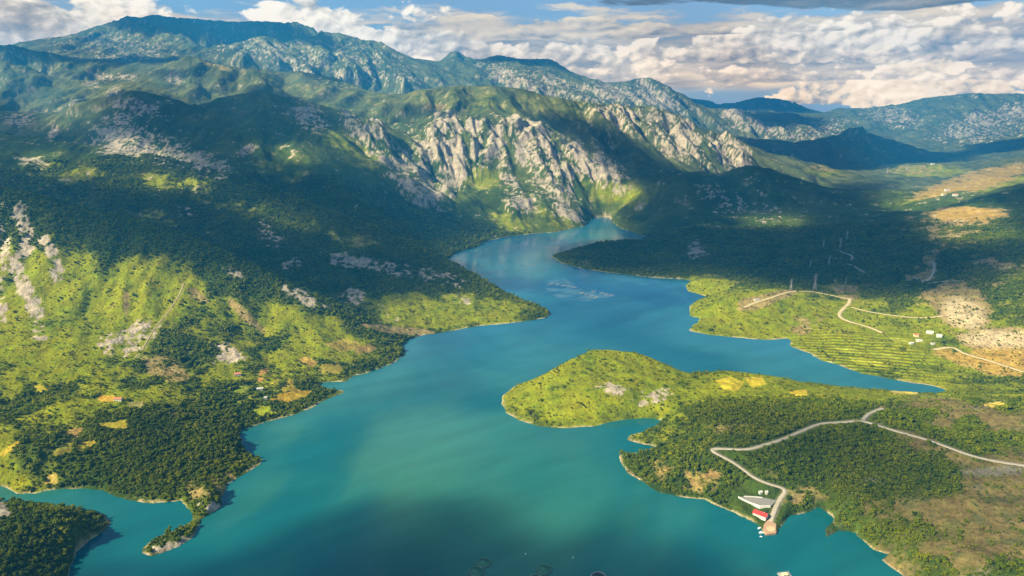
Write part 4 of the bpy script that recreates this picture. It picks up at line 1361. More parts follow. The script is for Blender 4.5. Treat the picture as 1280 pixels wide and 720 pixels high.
# ------------------------------------------------------------------ roads as gravel ribbons on their benches
M = {
    'gravel': plain('road gravel', (0.33, 0.29, 0.23), 0.9, 0.15, 0.12),
    'sand': plain('road sand', (0.46, 0.36, 0.19), 0.9, 0.15, 0.12),
    'earth': plain('bare earth', (0.27, 0.21, 0.10), 0.9, 0.3, 0.2),
    'white': plain('white painted wall', (0.62, 0.60, 0.55), 0.7, 0.08, 0.4),
    'cream': plain('cream painted wall', (0.74, 0.62, 0.36), 0.7, 0.08, 0.4),
    'red': plain('red sheet roof', (0.62, 0.035, 0.03), 0.5, 0.15, 0.3),
    'tile': plain('clay tile roof', (0.42, 0.15, 0.07), 0.8, 0.25, 1.2),
    'palero': plain('pale sheet roof', (0.55, 0.53, 0.49), 0.5, 0.08, 0.4),
    'greyro': plain('grey slab roof', (0.42, 0.38, 0.34), 0.8, 0.15, 0.5),
    'dark': plain('dark window glass', (0.03, 0.035, 0.04), 0.15, 0.2, 1.0),
    'wood': plain('brown wood', (0.18, 0.10, 0.05), 0.8, 0.25, 2.0),
    'asph': plain('worn concrete paving', (0.20, 0.19, 0.175), 0.9, 0.15, 0.25),
    'quay': plain('sandy concrete quay', (0.50, 0.37, 0.20), 0.9, 0.05, 0.25),
    'terra': plain('terracotta quay paving', (0.38, 0.235, 0.14), 0.9, 0.15, 0.25),
    'steel': plain('weathered galvanised steel', (0.33, 0.31, 0.31), 0.6, 0.12, 0.5, 0.2),
    'pipe': plain('black plastic float pipe', (0.05, 0.06, 0.06), 0.5, 0.2, 0.6),
    'palepipe': plain('pale float pipe', (0.42, 0.42, 0.44), 0.5, 0.15, 0.6),
    'netrail': plain('green cage rail', (0.16, 0.36, 0.27), 0.6, 0.1, 0.5),
    'net': plain('green net', (0.05, 0.19, 0.11), 0.8, 0.2, 0.5),
    'boat': plain('white boat hull', (0.80, 0.80, 0.78), 0.35, 0.05, 0.5),
    'blue': plain('blue boat trim', (0.05, 0.14, 0.30), 0.5, 0.1, 0.5),
    'bark': plain('bark', (0.10, 0.07, 0.045), 0.9, 0.3, 2.0),
}
for L, (nm, lab, ln, wd, key) in zip(road_lines, ROADS):
    T = np.gradient(L[:, :2], axis=0)
    T /= np.maximum(np.hypot(T[:, 0], T[:, 1]), 1e-6)[:, None]
    Nn = np.stack([-T[:, 1], T[:, 0]], 1)
    jit = 1 + 0.10 * np.sin(np.arange(len(L)) * 0.21) + 0.07 * np.sin(np.arange(len(L)) * 0.077 + 1)
    rows = []
    for k in (-0.5, -0.2, 0.2, 0.5):
        z = L[:, 2] + (0.25 if abs(k) < 0.4 else 0.12)
        rows.append(np.stack([L[:, 0] + Nn[:, 0] * wd * k * jit, L[:, 1] + Nn[:, 1] * wd * k * jit, z], 1))
    for k in (0.62, -0.62):
        side = np.stack([L[:, 0] + Nn[:, 0] * wd * k, L[:, 1] + Nn[:, 1] * wd * k, L[:, 2] - 1.5], 1)
        rows = ([side] + rows) if k < 0 else (rows + [side])
    Vr = np.stack(rows, 1).reshape(-1, 3)
    nr_, nk = len(L), len(rows)
    ir = np.arange(nr_ * nk).reshape(nr_, nk)
    qr = np.stack([ir[:-1, :-1], ir[1:, :-1], ir[1:, 1:], ir[:-1, 1:]], -1).reshape(-1, 4)
    o = bpy.data.objects.new(nm, grid_mesh(nm, Vr, qr, M[key]))
    link(o)
    tag(o, lab[:200], kind='structure')

# ------------------------------------------------------------------ foliage
fm, n, bs, out = new_mat('foliage')
pos = n.n('ShaderNodeNewGeometry').outputs['Position']
rnd = n.n('ShaderNodeObjectInfo').outputs['Random']
zone = n.noise(pos, 0.012, 4, 0.55)
leafv = n.noise(pos, 0.9, 2, 0.6)
k = n.m('ADD', n.m('MULTIPLY', rnd, 0.55), n.m('MULTIPLY', n.step(zone, 0.3, 0.7), 0.45))
rp = n.n('ShaderNodeValToRGB')
n.put(rp.inputs[0], k)
e = rp.color_ramp.elements
e[0].position, e[0].color = 0.05, (0.052, 0.092, 0.004, 1)
e[1].position, e[1].color = 0.95, (0.235, 0.245, 0.004, 1)
q = rp.color_ramp.elements.new(0.5)
q.color = (0.130, 0.172, 0.003, 1)
n.put(bs.inputs['Base Color'], n.vm('SCALE', rp.outputs[0], scale=n.m('ADD', 0.7, n.m('MULTIPLY', leafv, 0.6))))
bs.inputs['Roughness'].default_value = 0.75
bs.inputs['Specular IOR Level'].default_value = 0.05
tl = n.n('ShaderNodeBsdfTranslucent')
n.put(tl.inputs[0], n.vm('SCALE', rp.outputs[0], scale=1.1))
ms = n.n('ShaderNodeMixShader')
ms.inputs[0].default_value = 0.35
fm.node_tree.links.new(bs.outputs[0], ms.inputs[1])
fm.node_tree.links.new(tl.outputs[0], ms.inputs[2])
fm.node_tree.links.new(ms.outputs[0], out.inputs[0])


def crown_mesh(seed, leaves, tall=1.0, size=0.42):
    r = np.random.default_rng(seed)
    lobes = [(r.normal(0, 0.38), r.normal(0, 0.38), 0.75 * tall + r.uniform(-0.25, 0.4) * tall, r.uniform(0.42, 0.75)) for _ in range(6)]
    v, f = [], []
    for i in range(leaves):
        lx, ly, lz, lr = lobes[r.integers(len(lobes))]
        d = r.normal(0, 1, 3)
        d /= np.linalg.norm(d)
        if d[2] < -0.4:
            d[2] *= -1
        p = np.array([lx, ly, lz]) + d * lr * r.uniform(0.55, 1.05) * np.array([1, 1, tall])
        p[2] = max(p[2], 0.08)
        nr_ = d + r.normal(0, 0.45, 3)
        nr_ /= np.linalg.norm(nr_)
        u = np.cross(nr_, r.normal(0, 1, 3))
        u /= np.linalg.norm(u) + 1e-9
        wv_ = np.cross(nr_, u)
        s = size * r.uniform(0.6, 1.25)
        b = len(v)
        v += [tuple(p + u * s), tuple(p + wv_ * s * 0.7 + nr_ * 0.08), tuple(p - u * s), tuple(p - wv_ * s * 0.7 - nr_ * 0.05)]
        f.append([b, b + 1, b + 2, b + 3])
    return v, f


def py_mesh(name, v, f, mat):
    me = bpy.data.meshes.new(name)
    me.from_pydata(v, [], f)
    me.update()
    me.materials.append(mat)
    return me


rng = np.random.default_rng(12)
NCAND = 1150000
ta = rng.uniform(-math.radians(45), math.radians(45), NCAND)
tr = np.sqrt(rng.uniform(470.0 ** 2, 3300.0 ** 2, NCAND))
tx, ty = tr * np.sin(ta), tr * np.cos(ta)
tc, trr = grid_idx(tx, ty, MC, MR)
ci_, ri_ = np.clip(np.rint(tc).astype(int), 0, MC - 1), np.clip(np.rint(trr).astype(int), 0, MR - 1)
dens_t = tree_d[ri_, ci_] * (sd[ri_, ci_] > 3) * (1 - 0.6 * sstep(tr, 1700, 3200))
keep = rng.uniform(0, 1, NCAND) < dens_t
tx, ty, tr = tx[keep], ty[keep], tr[keep]
ci_, ri_ = ci_[keep], ri_[keep]
tz = height(tx, ty)
on_bare = (barev[ri_, ci_] > 0.35) | (meadv[ri_, ci_] > 0.6)
ts = np.clip(rng.lognormal(0.36, 0.46, len(tx)), 0.6, 4.6) * (1 + 0.35 * sstep(tr, 1700, 3200))
ts = np.where(on_bare, ts * 0.7, ts)
trot = rng.uniform(0, 6.283, len(tx))
ppx, ppy = project(tx, ty, tz + ts)
# the 300 that show largest, each an object of its own
inview = (ppx > 4) & (ppx < 1276) & (ppy > 4) & (ppy < 716)
order = np.argsort(-np.where(inview, ts / np.hypot(tr, CAM_H - tz), 0))


def seen(x, y, z):
    for t in np.linspace(0.45, 0.985, 40):
        if CAM_H + (z + 2 - CAM_H) * t < float(height(x * t, y * t)):
            return False
    return True


chosen = []
for i in order[:1500]:
    if len(chosen) == 270:
        break
    if not on_bare[i] and seen(tx[i], ty[i], tz[i]):
        chosen.append(i)
dryspot = on_bare & (ppx > 1060) & (ppy > 505) & inview
n_shrub = 0
for i in order[:60000]:
    if n_shrub == 150:
        break
    if dryspot[i] and seen(tx[i], ty[i], tz[i]):
        chosen.append(i)
        n_shrub += 1
mask = np.ones(len(tx), bool)
mask[chosen] = False

protos = []
for sdv in range(4):
    v, f = crown_mesh(100 + sdv, 70, (1.0, 1.25, 0.9, 1.1)[sdv], 0.46)
    o = bpy.data.objects.new('tree_crown', py_mesh('tree_crown', v, f, fm))
    protos.append(o)
pc = bpy.data.collections.new('tree kinds')
for o in protos:
    pc.objects.link(o)

me = bpy.data.meshes.new('woodland')
sel = np.nonzero(mask)[0]
me.vertices.add(len(sel))
me.vertices.foreach_set('co', np.stack([tx[sel], ty[sel], tz[sel] - 0.15], -1).astype(np.float32).ravel())
a1 = me.attributes.new('size', 'FLOAT', 'POINT')
a1.data.foreach_set('value', ts[sel].astype(np.float32))
a2 = me.attributes.new('turn', 'FLOAT', 'POINT')
a2.data.foreach_set('value', trot[sel].astype(np.float32))
me.materials.append(fm)
wood_o = bpy.data.objects.new('woodland', me)
link(wood_o)
tag(wood_o, kind='stuff')
ng = bpy.data.node_groups.new('woodland', 'GeometryNodeTree')
ng.interface.new_socket('Geometry', in_out='INPUT', socket_type='NodeSocketGeometry')
ng.interface.new_socket('Geometry', in_out='OUTPUT', socket_type='NodeSocketGeometry')
gi = ng.nodes.new('NodeGroupInput')
go = ng.nodes.new('NodeGroupOutput')
iop = ng.nodes.new('GeometryNodeInstanceOnPoints')
cin = ng.nodes.new('GeometryNodeCollectionInfo')
cin.inputs['Collection'].default_value = pc
cin.inputs['Separate Children'].default_value = True
cin.inputs['Reset Children'].default_value = True
iop.inputs['Pick Instance'].default_value = True
rv = ng.nodes.new('FunctionNodeRandomValue')
rv.data_type = 'INT'
for s_ in rv.inputs:
    if s_.name == 'Min' and s_.type == 'INT':
        s_.default_value = 0
    if s_.name == 'Max' and s_.type == 'INT':
        s_.default_value = 3
n1_ = ng.nodes.new('GeometryNodeInputNamedAttribute')
n1_.data_type = 'FLOAT'
n1_.inputs[0].default_value = 'size'
n2_ = ng.nodes.new('GeometryNodeInputNamedAttribute')
n2_.data_type = 'FLOAT'
n2_.inputs[0].default_value = 'turn'
cx_ = ng.nodes.new('ShaderNodeCombineXYZ')
ng.links.new(n2_.outputs[0], cx_.inputs[2])
ng.links.new(gi.outputs[0], iop.inputs['Points'])
ng.links.new(cin.outputs[0], iop.inputs['Instance'])
ng.links.new([s_ for s_ in rv.outputs if s_.type == 'INT'][0], iop.inputs['Instance Index'])
ng.links.new(cx_.outputs[0], iop.inputs['Rotation'])
ng.links.new(n1_.outputs[0], iop.inputs['Scale'])
ng.links.new(iop.outputs[0], go.inputs[0])
md = wood_o.modifiers.new('woodland', 'NODES')
md.node_group = ng

crown_meshes, bush_meshes = [], []
for sdv in range(5):
    v, f = crown_mesh(300 + sdv, 150, (1.0, 1.3, 0.95, 1.15, 1.05)[sdv], 0.30)
    crown_meshes.append(py_mesh('crown', [(a, b, c + 0.35) for a, b, c in v], f, fm))
    v, f = crown_mesh(400 + sdv, 120, 0.7, 0.30)
    bush_meshes.append(py_mesh('shrub', v, f, fm))
tb = MB().bar((0, 0, -0.3), (0.02, 0.01, 0.55), 0.09, 6, 0.06)
tb.bar((0.02, 0.01, 0.5), (0.35, 0.1, 1.0), 0.05, 5, 0.02).bar((0.02, 0.01, 0.5), (-0.28, 0.18, 1.05), 0.05, 5, 0.02).bar((0.02, 0.01, 0.5), (0.0, -0.3, 1.0), 0.045, 5, 0.02)
tro = tb.build('trunk', M['bark'])
trunk_me = tro.data
C.objects.unlink(tro)
bpy.data.objects.remove(tro)
for c_, i in enumerate(chosen):
    left = ppx[i] < 640
    if on_bare[i]:
        o = bpy.data.objects.new('shrub', bush_meshes[c_ % 5])
        link(o)
        o.location = (tx[i], ty[i], tz[i] - 0.1)
        o.rotation_euler = (0, 0, trot[i])
        o.scale = (ts[i] * 1.1,) * 3
        tag(o, 'low rounded green shrub dotted on the dry brown slope at right', 'shrub', 'shrubs dotted on the dry brown slope')
    else:
        o = empty('tree', (tx[i], ty[i], tz[i]), trot[i])
        o.scale = (ts[i],) * 3
        link(bpy.data.objects.new('crown', crown_meshes[c_ % 5]), o)
        link(bpy.data.objects.new('trunk', trunk_me), o)
        if left and ppx[i] < 145 and ppy[i] > 618:
            tag(o, 'leafy green tree in the shaded wood covering the bottom left headland', 'tree', 'trees of the bottom left headland')
        elif left and ppy[i] > 630:
            tag(o, 'leafy green tree on the narrow rocky spit at lower left', 'tree', 'trees on the rocky spit')
        elif left:
            tag(o, 'leafy green tree on the wooded left shore above the small inlet', 'tree', 'trees of the wooded left shore')
        elif ppx[i] < 835 and ppy[i] < 532:
            tag(o, 'leafy green tree on the near shore of the central peninsula', 'tree', 'trees of the central peninsula')
        else:
            tag(o, 'leafy green tree in the scrub thickets of the bottom right hillside', 'tree', 'trees in the thickets of the right hillside')

# ------------------------------------------------------------------ houses


def make_house(name, label, cat, loc, rz, w_, d_, h, rh, wall, roof, group=None, windows=4, door=True, over=0.5):
    t = empty(name, loc, rz)
    tag(t, label, cat, group)
    b = MB()
    b.box(-w_ / 2, w_ / 2, -d_ / 2, d_ / 2, -2.5, h)
    if rh > 0.6:
        for s in (-1, 1):
            x = s * (w_ / 2 - 0.15)
            b.quad_solid([(x - 0.15, -d_ / 2, h), (x + 0.15, -d_ / 2, h), (x + 0.15, d_ / 2, h), (x - 0.15, d_ / 2, h)],
                         [(x - 0.15, -0.05, h + rh), (x + 0.15, -0.05, h + rh), (x + 0.15, 0.05, h + rh), (x - 0.15, 0.05, h + rh)])
    b.build('wall', wall, t)
    r = MB()
    if rh > 0.6:
        W2, D2 = w_ / 2 + over, d_ / 2 + over
        drp = rh * over / (d_ / 2)
        for s in (-1, 1):
            lo = [(-W2, s * D2, h - drp + 0.05), (W2, s * D2, h - drp + 0.05), (W2, 0, h + rh + 0.05), (-W2, 0, h + rh + 0.05)]
            if s > 0:
                lo = lo[::-1]
            r.quad_solid(lo, [(a, c, e_ + 0.22) for a, c, e_ in lo])
        r.bar((-W2, 0, h + rh + 0.27), (W2, 0, h + rh + 0.27), 0.16, 6)
    else:
        r.box(-w_ / 2 - over, w_ / 2 + over, -d_ / 2 - over, d_ / 2 + over, h + 0.003, h + 0.25)
        r.box(-w_ / 2 - over, w_ / 2 + over, -d_ / 2 - over, -d_ / 2 - over + 0.2, h + 0.25, h + 0.6)
        r.box(-w_ / 2 - over, w_ / 2 + over, d_ / 2 + over - 0.2, d_ / 2 + over, h + 0.25, h + 0.6)
    ro = r.build('roof', roof, t)
    MB().box(w_ * 0.22, w_ * 0.22 + 0.7, d_ * 0.12, d_ * 0.12 + 0.7, h + 0.3, h + max(rh, 0.6) + 0.9).build('chimney', M['greyro'], ro)
    for i in range(windows):
        x = -w_ / 2 + w_ * (i + 0.5) / windows
        if door and i == windows // 2:
            MB().box(x - 0.55, x + 0.55, -d_ / 2 - 0.06, -d_ / 2 + 0.05, 0.05, 2.2).build('door', M['wood'], t)
            continue
        wn = MB().box(x - 0.7, x + 0.7, -d_ / 2 - 0.05, -d_ / 2 + 0.05, 1.0, 2.3).build('window', M['dark'], t)
        fr = MB()
        fr.box(x - 0.85, x - 0.702, -d_ / 2 - 0.09, -d_ / 2 - 0.003, 0.85, 2.45).box(x + 0.702, x + 0.85, -d_ / 2 - 0.09, -d_ / 2 - 0.003, 0.85, 2.45)
        fr.box(x - 0.70, x + 0.70, -d_ / 2 - 0.10, -d_ / 2 - 0.003, 2.302, 2.45).box(x - 0.70, x + 0.70, -d_ / 2 - 0.14, -d_ / 2 - 0.003, 0.85, 0.998)
        fr.build('frame', M['white'], wn)
    return t


def spot(px, py, base=0.0):
    p = drop(px, py)
    return (p[0], p[1], p[2] + base)


# red roofed lakeside restaurant
pa, pb = at_z(943, 638.5, 9), at_z(959, 644.5, 9)
ctr = (pa + pb) / 2
ang = math.atan2(*(pb - pa)[[1, 0]])
rw = float(np.hypot(*(pb - pa)[:2]))
rest = make_house('lakeside_house', 'long waterside building with bright red gable roof beside the pale quay', 'building', (ctr[0], ctr[1], 5.0), ang, rw, 11.0, 3.8, 2.6, M['white'], M['red'], windows=7, over=0.7)
HOUSES = [
    (148, 500, 14, 8, 3.4, 2.0, 'white', 'tile', 'small white house with red roof among ochre fields on the left slope', 3, 0.05),
    (297, 469, 13, 9, 4.0, 2.2, 'white', 'tile', 'white house with orange tiled roof above the terraced fields of the left village', 3, 0.3),
    (325, 487, 12, 7, 3.0, 0.4, 'white', 'palero', 'flat white roofed house between hedged fields of the left village', 3, 0.25),
    (332, 498, 6, 5, 2.6, 0.4, 'white', 'palero', 'tiny white hut at the edge of the large golden field', 2, 0.2),
    (1162, 417, 15, 9, 5.0, 2.4, 'white', 'palero', 'largest white house of the right shore village, with pale gable roof', 4, -0.3),
    (1174, 421, 12, 9, 4.5, 2.0, 'white', 'palero', 'white house standing just right of the largest village house', 3, -0.6),
    (1149, 426.5, 14, 7, 3.5, 0.4, 'white', 'palero', 'low white flat roofed house below the brown tiled one in the right village', 3, -0.25),
    (1145, 420, 11, 9, 4.0, 2.0, 'cream', 'tile', 'cream house with brown tiled roof in the right shore village', 3, -0.2),
    (1139, 430, 9, 7, 3.2, 1.6, 'white', 'palero', 'small white house at the left end of the right shore village', 2, 0.2),
    (1166, 430.5, 8, 6, 3.0, 0.4, 'white', 'palero', 'small flat white shed lowest in the right shore village', 2, 0.0),
    (946, 375.5, 16, 9, 3.6, 0.4, 'white', 'greyro', 'grey roofed building on the bare yard of the pylon hill', 4, 0.15),
    (1166, 205.5, 26, 14, 8, 0.4, 'white', 'palero', 'white building alone on the top of the distant sunlit hill', 3, 0.0),
    (1184, 238.5, 24, 12, 7, 0.4, 'white', 'palero', 'far white building on the sunlit plain, nearest the shaded hollow', 3, 0.0),
    (1180, 244, 22, 12, 7, 0.4, 'cream', 'palero', 'far cream building on the sunlit plain below the white one', 3, 0.2),
    (1194, 244.5, 22, 12, 7, 2.5, 'white', 'tile', 'far white building with brown roof on the sunlit plain', 3, -0.2),
]
for px, py, w_, d_, h, rh, wk, rk, lab, nw, rz in HOUSES:
    make_house('house', lab, 'house', spot(px, py), rz, w_, d_, h, rh, M[wk], M[rk], windows=nw)
make_house('hut', 'left one of two small white huts above the grey terrace', 'hut', spot(950.6, 616.5), 0.2, 4.5, 4.0, 2.8, 1.2, M['white'], M['palero'], windows=2)
make_house('hut', 'right one of two small white huts above the grey terrace', 'hut', spot(958.0, 616.3), -0.1, 3.6, 3.4, 2.6, 1.1, M['white'], M['palero'], windows=2)

# grey terrace with its white parapet
TP = [at_z(a, b, 9.4) for a, b in [(923, 621.5), (933, 620.2), (955, 622), (971, 625.6), (963, 633), (950, 633), (938, 629)]]
TP = [(float(q[0]), float(q[1])) for q in TP]
if sum((TP[i - 1][0] * TP[i][1] - TP[i][0] * TP[i - 1][1]) for i in range(len(TP))) < 0:
    TP = TP[::-1]
tr_ = empty('terrace', (0, 0, 0))
tag(tr_, 'grey paved terrace with white parapet behind the red roofed building', 'terrace')
MB().quad_solid([(a, b, 3.0) for a, b in TP], [(a, b, 9.4) for a, b in TP]).build('paving', M['asph'], tr_)
pw = [at_z(a, b, 9.4) for a, b in [(923, 621.5), (930, 625.5), (938, 629), (950, 633), (963, 633)]]
b = MB()
for p, q in zip(pw[:-1], pw[1:]):
    L_ = float(np.hypot(*(q - p)[:2]))
    ux, uy = (q - p)[0] / L_, (q - p)[1] / L_
    nx, ny = -uy * 0.45, ux * 0.45
    ring = [(p[0] - nx, p[1] - ny), (q[0] - nx, q[1] - ny), (q[0] + nx, q[1] + ny), (p[0] + nx, p[1] + ny)]
    b.quad_solid([(x, y, 5.0) for x, y in ring], [(x, y, 10.9) for x, y in ring])
b.build('parapet', M['white'], tr_)
b = MB()
pw2 = [at_z(a, b_, 9.4) for a, b_ in [(930, 620.8), (944, 621.5), (953, 622.4)]]
for p, q in zip(pw2[:-1], pw2[1:]):
    L_ = float(np.hypot(*(q - p)[:2]))
    ux, uy = (q - p)[0] / L_, (q - p)[1] / L_
    nx, ny = -uy * 0.3, ux * 0.3
    ring = [(p[0] - nx, p[1] - ny), (q[0] - nx, q[1] - ny), (q[0] + nx, q[1] + ny), (p[0] + nx, p[1] + ny)]
    b.quad_solid([(x, y, 8.0) for x, y in ring], [(x, y, 10.8) for x, y in ring])
b.build('back_wall', M['white'], tr_)

# quay with round platform, and the boats beside it
qk = empty('quay', (0, 0, 0))
tag(qk, 'sandy quay with a round pale platform at the tip below the red roof', 'quay')
QP = [at_z(a, b_, 2.8) for a, b_ in [(954.5, 656), (960, 649.5), (970, 655), (970.3, 666), (958, 667.5), (954, 662)]]
QP = [(float(q[0]), float(q[1])) for q in QP]
if sum((QP[i - 1][0] * QP[i][1] - QP[i][0] * QP[i - 1][1]) for i in range(len(QP))) < 0:
    QP = QP[::-1]
MB().quad_solid([(a, b_, -6.0) for a, b_ in QP], [(a, b_, 2.9) for a, b_ in QP]).build('deck', M['terra'], qk)
rc = at_z(963.7, 661.3, 2.9)
rg = [(rc[0] + 6.0 * math.cos(t), rc[1] + 6.0 * math.sin(t)) for t in [6.28318 * i / 36 for i in range(36)]]
MB().quad_solid([(a, b_, 1.0) for a, b_ in rg], [(a, b_, 3.35) for a, b_ in rg]).build('platform', M['quay'], qk)
MB().torus(5.8, 0.12, 4.3, 40, 6, rc[0], rc[1]).build('railing', M['white'], qk)


def make_boat(label, loc, rz, s, group=None):
    t = empty('boat', loc, rz)
    t.scale = (s, s, s)
    tag(t, label, 'boat', group)
    st = []
    for x, hw, zk, zt in ((-3.0, 1.05, -0.25, 0.85), (-1.5, 1.25, -0.4, 0.85), (0.5, 1.25, -0.4, 0.9), (2.2, 0.8, -0.3, 1.05), (3.4, 0.06, 0.2, 1.3)):
        st.append([(x, -hw, zt), (x, -hw * 0.75, zk * 0.3), (x, 0, zk), (x, hw * 0.75, zk * 0.3), (x, hw, zt)])
    b = MB()
    for r_ in st:
        b.v += r_
    for i in range(len(st) - 1):
        for j in range(4):
            b.f.append([i * 5 + j, i * 5 + j + 1, (i + 1) * 5 + j + 1, (i + 1) * 5 + j])
        b.f.append([i * 5, (i + 1) * 5, (i + 1) * 5 + 4, i * 5 + 4])
    b.f.append([0, 4, 3, 2, 1])
    b.build('hull', M['boat'], t)
    cb = MB().quad_solid([(-1.2, -0.8, 0.87), (0.9, -0.8, 0.92), (0.9, 0.8, 0.92), (-1.2, 0.8, 0.87)], [(-1.1, -0.65, 2.1), (0.4, -0.65, 2.1), (0.4, 0.65, 2.1), (-1.1, 0.65, 2.1)]).build('cabin', M['boat'], t)
    MB().box(-1.0, 0.3, -0.70, 0.70, 1.5, 1.9).build('window', M['dark'], cb)
    MB().box(-3.35, -3.0, -0.25, 0.25, 0.2, 1.2).build('outboard_motor', M['blue'], t)
    return t


make_boat('white boat moored at the inner left side of the quay', tuple(at_z(949.3, 660.5, 0.0)), 0.5, 1.0)
make_boat('larger white boat moored at the outer left corner of the quay', tuple(at_z(951.8, 666.3, 0.0)), 0.1, 1.25)
make_boat('smallest white boat, floating just off the quay tip', tuple(at_z(951.2, 671.0, 0.0)), -0.4, 0.6)

# floating work raft at the bottom edge
rp_ = at_z(981, 719.5, 0)
rf = empty('work_raft', (rp_[0], rp_[1], 0), 0.1)
tag(rf, 'floating work raft with cream cabin and railings on open water', 'raft')
b = MB().box(-8, 8, -4.5, 5, -0.4, 0.7)
b.build('deck', M['greyro'], rf)
cb = MB().box(-3.6, 3.0, -3.0, 1.6, 0.703, 3.3).build('cabin', M['cream'], rf)
MB().box(-4.0, 3.4, -3.4, 2.0, 3.303, 3.55).build('roof', M['cream'], cb)
for x in (-2.2, 1.4):
    MB().box(x - 0.6, x + 0.6, -3.06, -2.95, 1.6, 2.7).build('window', M['dark'], cb)
b = MB()
for i in range(9):
    x = -7.8 + 15.6 * i / 8
    b.bar((x, 4.8, 0.7), (x, 4.8, 2.0), 0.1)
b.bar((-7.8, 4.8, 2.0), (7.8, 4.8, 2.0), 0.1).bar((-7.8, 4.8, 1.35), (7.8, 4.8, 1.35), 0.08)
b.build('railing', M['palepipe'], rf)
for y in (-3.6, 3.9):
    MB().bar((-8.6, y, -0.1), (8.6, y, -0.1), 0.75, 12).build('float', M['palepipe'], rf)
MB().bar((6.2, 2.5, 0.7), (6.2, 2.5, 4.2), 0.14).bar((6.2, 2.5, 4.2), (4.0, 3.6, 5.0), 0.1).build('crane', M['steel'], rf)

# ------------------------------------------------------------------ fish cages


def make_cage(label, loc, R, netm, pipem, group, nettop=1.0):
    t = empty('fish_cage', loc)
    tag(t, label, 'fish cage', group)
    MB().torus(R, 0.42, 0.1, 56, 8).torus(R - 1.1, 0.42, 0.1, 56, 8).build('float_ring', M[pipem], t, True)
    b = MB().torus(R - 0.5, 0.16, 1.35, 56, 6)
    for i in range(28):
        a = 6.28318 * i / 28
        b.bar(((R - 0.5) * math.cos(a), (R - 0.5) * math.sin(a), 0.2), ((R - 0.5) * math.cos(a), (R - 0.5) * math.sin(a), 1.35), 0.09, 4)
    b.build('handrail', M['netrail'] if netm == 'net' else M['palepipe'], t)
    b = MB()
    for i in range(60):
        a = 6.28318 * i / 60
        b.bar(((R - 0.7) * math.cos(a), (R - 0.7) * math.sin(a), 1.3), (0.4 * math.cos(a), 0.4 * math.sin(a), nettop), 0.09, 3)
    for k_ in range(1, 16):
        b.torus((R - 0.7) * k_ / 16, 0.10, nettop + (1.3 - nettop) * k_ / 16, 36, 3)
    b.build('bird_net', M[netm], t)
    b = MB()
    nseg = 40
    b.v += [((R - 1.2) * math.cos(6.28318 * i / nseg), (R - 1.2) * math.sin(6.28318 * i / nseg), 1.2) for i in range(nseg)]
    b.v += [((R - 1.3) * math.cos(6.28318 * i / nseg), (R - 1.3) * math.sin(6.28318 * i / nseg), -0.6) for i in range(nseg)]
    for i in range(nseg):
        j = (i + 1) % nseg
        b.f.append([i, j, nseg + j, nseg + i])
    b.build('net_wall', M[netm], t)
    return t


CG = 'round fish cages at the bottom of the picture'
make_cage('round green netted fish cage, the upper one of the left pair', tuple(at_z(605.0, 704.0)), 10.5, 'net', 'pipe', CG, 2.6)
make_cage('round green netted fish cage, the lower one of the left pair', tuple(at_z(595.5, 715.0)), 10.5, 'net', 'pipe', CG, 2.6)
make_cage('round green netted fish cage, the upper one of the middle pair', tuple(at_z(680.0, 712.3)), 10.5, 'net', 'pipe', CG, 2.6)
make_cage('pale rimmed fish cage cut by the picture edge, in the middle pair', tuple(at_z(669.5, 724.0)), 9.5, 'net', 'palepipe', CG, 1.0)
make_cage('fish cage with white rim and dark water inside, rightmost of the row', tuple(at_z(748.0, 721.5)), 10.0, 'pipe', 'palepipe', CG, 0.2)

FG = 'small round pens of the distant fish farm'
first = None
PENS = [(690, 354.5), (697, 355.8), (704, 357), (711, 358.3), (718, 359.6), (727, 366.6), (733, 368.4), (739, 370.2), (745, 371.9), (742, 364.5), (752, 367.0), (758, 368.4), (764, 369.7)]
for px, py in PENS:
    p = at_z(px, py)
    if first is None:
        first = empty('fish_pen', tuple(p))
        MB().torus(7.0, 0.55, 0.15, 30, 6).build('float_ring', M['pipe'], first, True)
        b = MB().torus(6.7, 0.22, 1.5, 30, 5)
        for i in range(14):
            a = 6.28318 * i / 14
            b.bar((6.7 * math.cos(a), 6.7 * math.sin(a), 0.3), (6.7 * math.cos(a), 6.7 * math.sin(a), 1.5), 0.14, 4)
        b.build('handrail', M['palepipe'], first)
        o = first
    else:
        o = first.copy()
        link(o)
        o.location = tuple(p)
        for ch in first.children:
            cch = ch.copy()
            link(cch, o)
    tag(o, 'small round floating pen in the far fish farm between the promontories', 'fish pen', FG)

for px, py, lab in ((657, 692.5, 'tiny white buoy floating left of centre near the bottom cages'), (716, 697, 'tiny white buoy floating right of the middle pair of cages')):
    p = at_z(px, py)
    b = MB()
    b.bar((0, 0, -0.4), (0, 0, 0.5), 0.7, 10).bar((0, 0, 0.5), (0, 0, 1.0), 0.7, 10, 0.25)
    tag(b.build('buoy', M['boat'], None, loc=tuple(p)), lab, 'buoy')

# ------------------------------------------------------------------ pylons


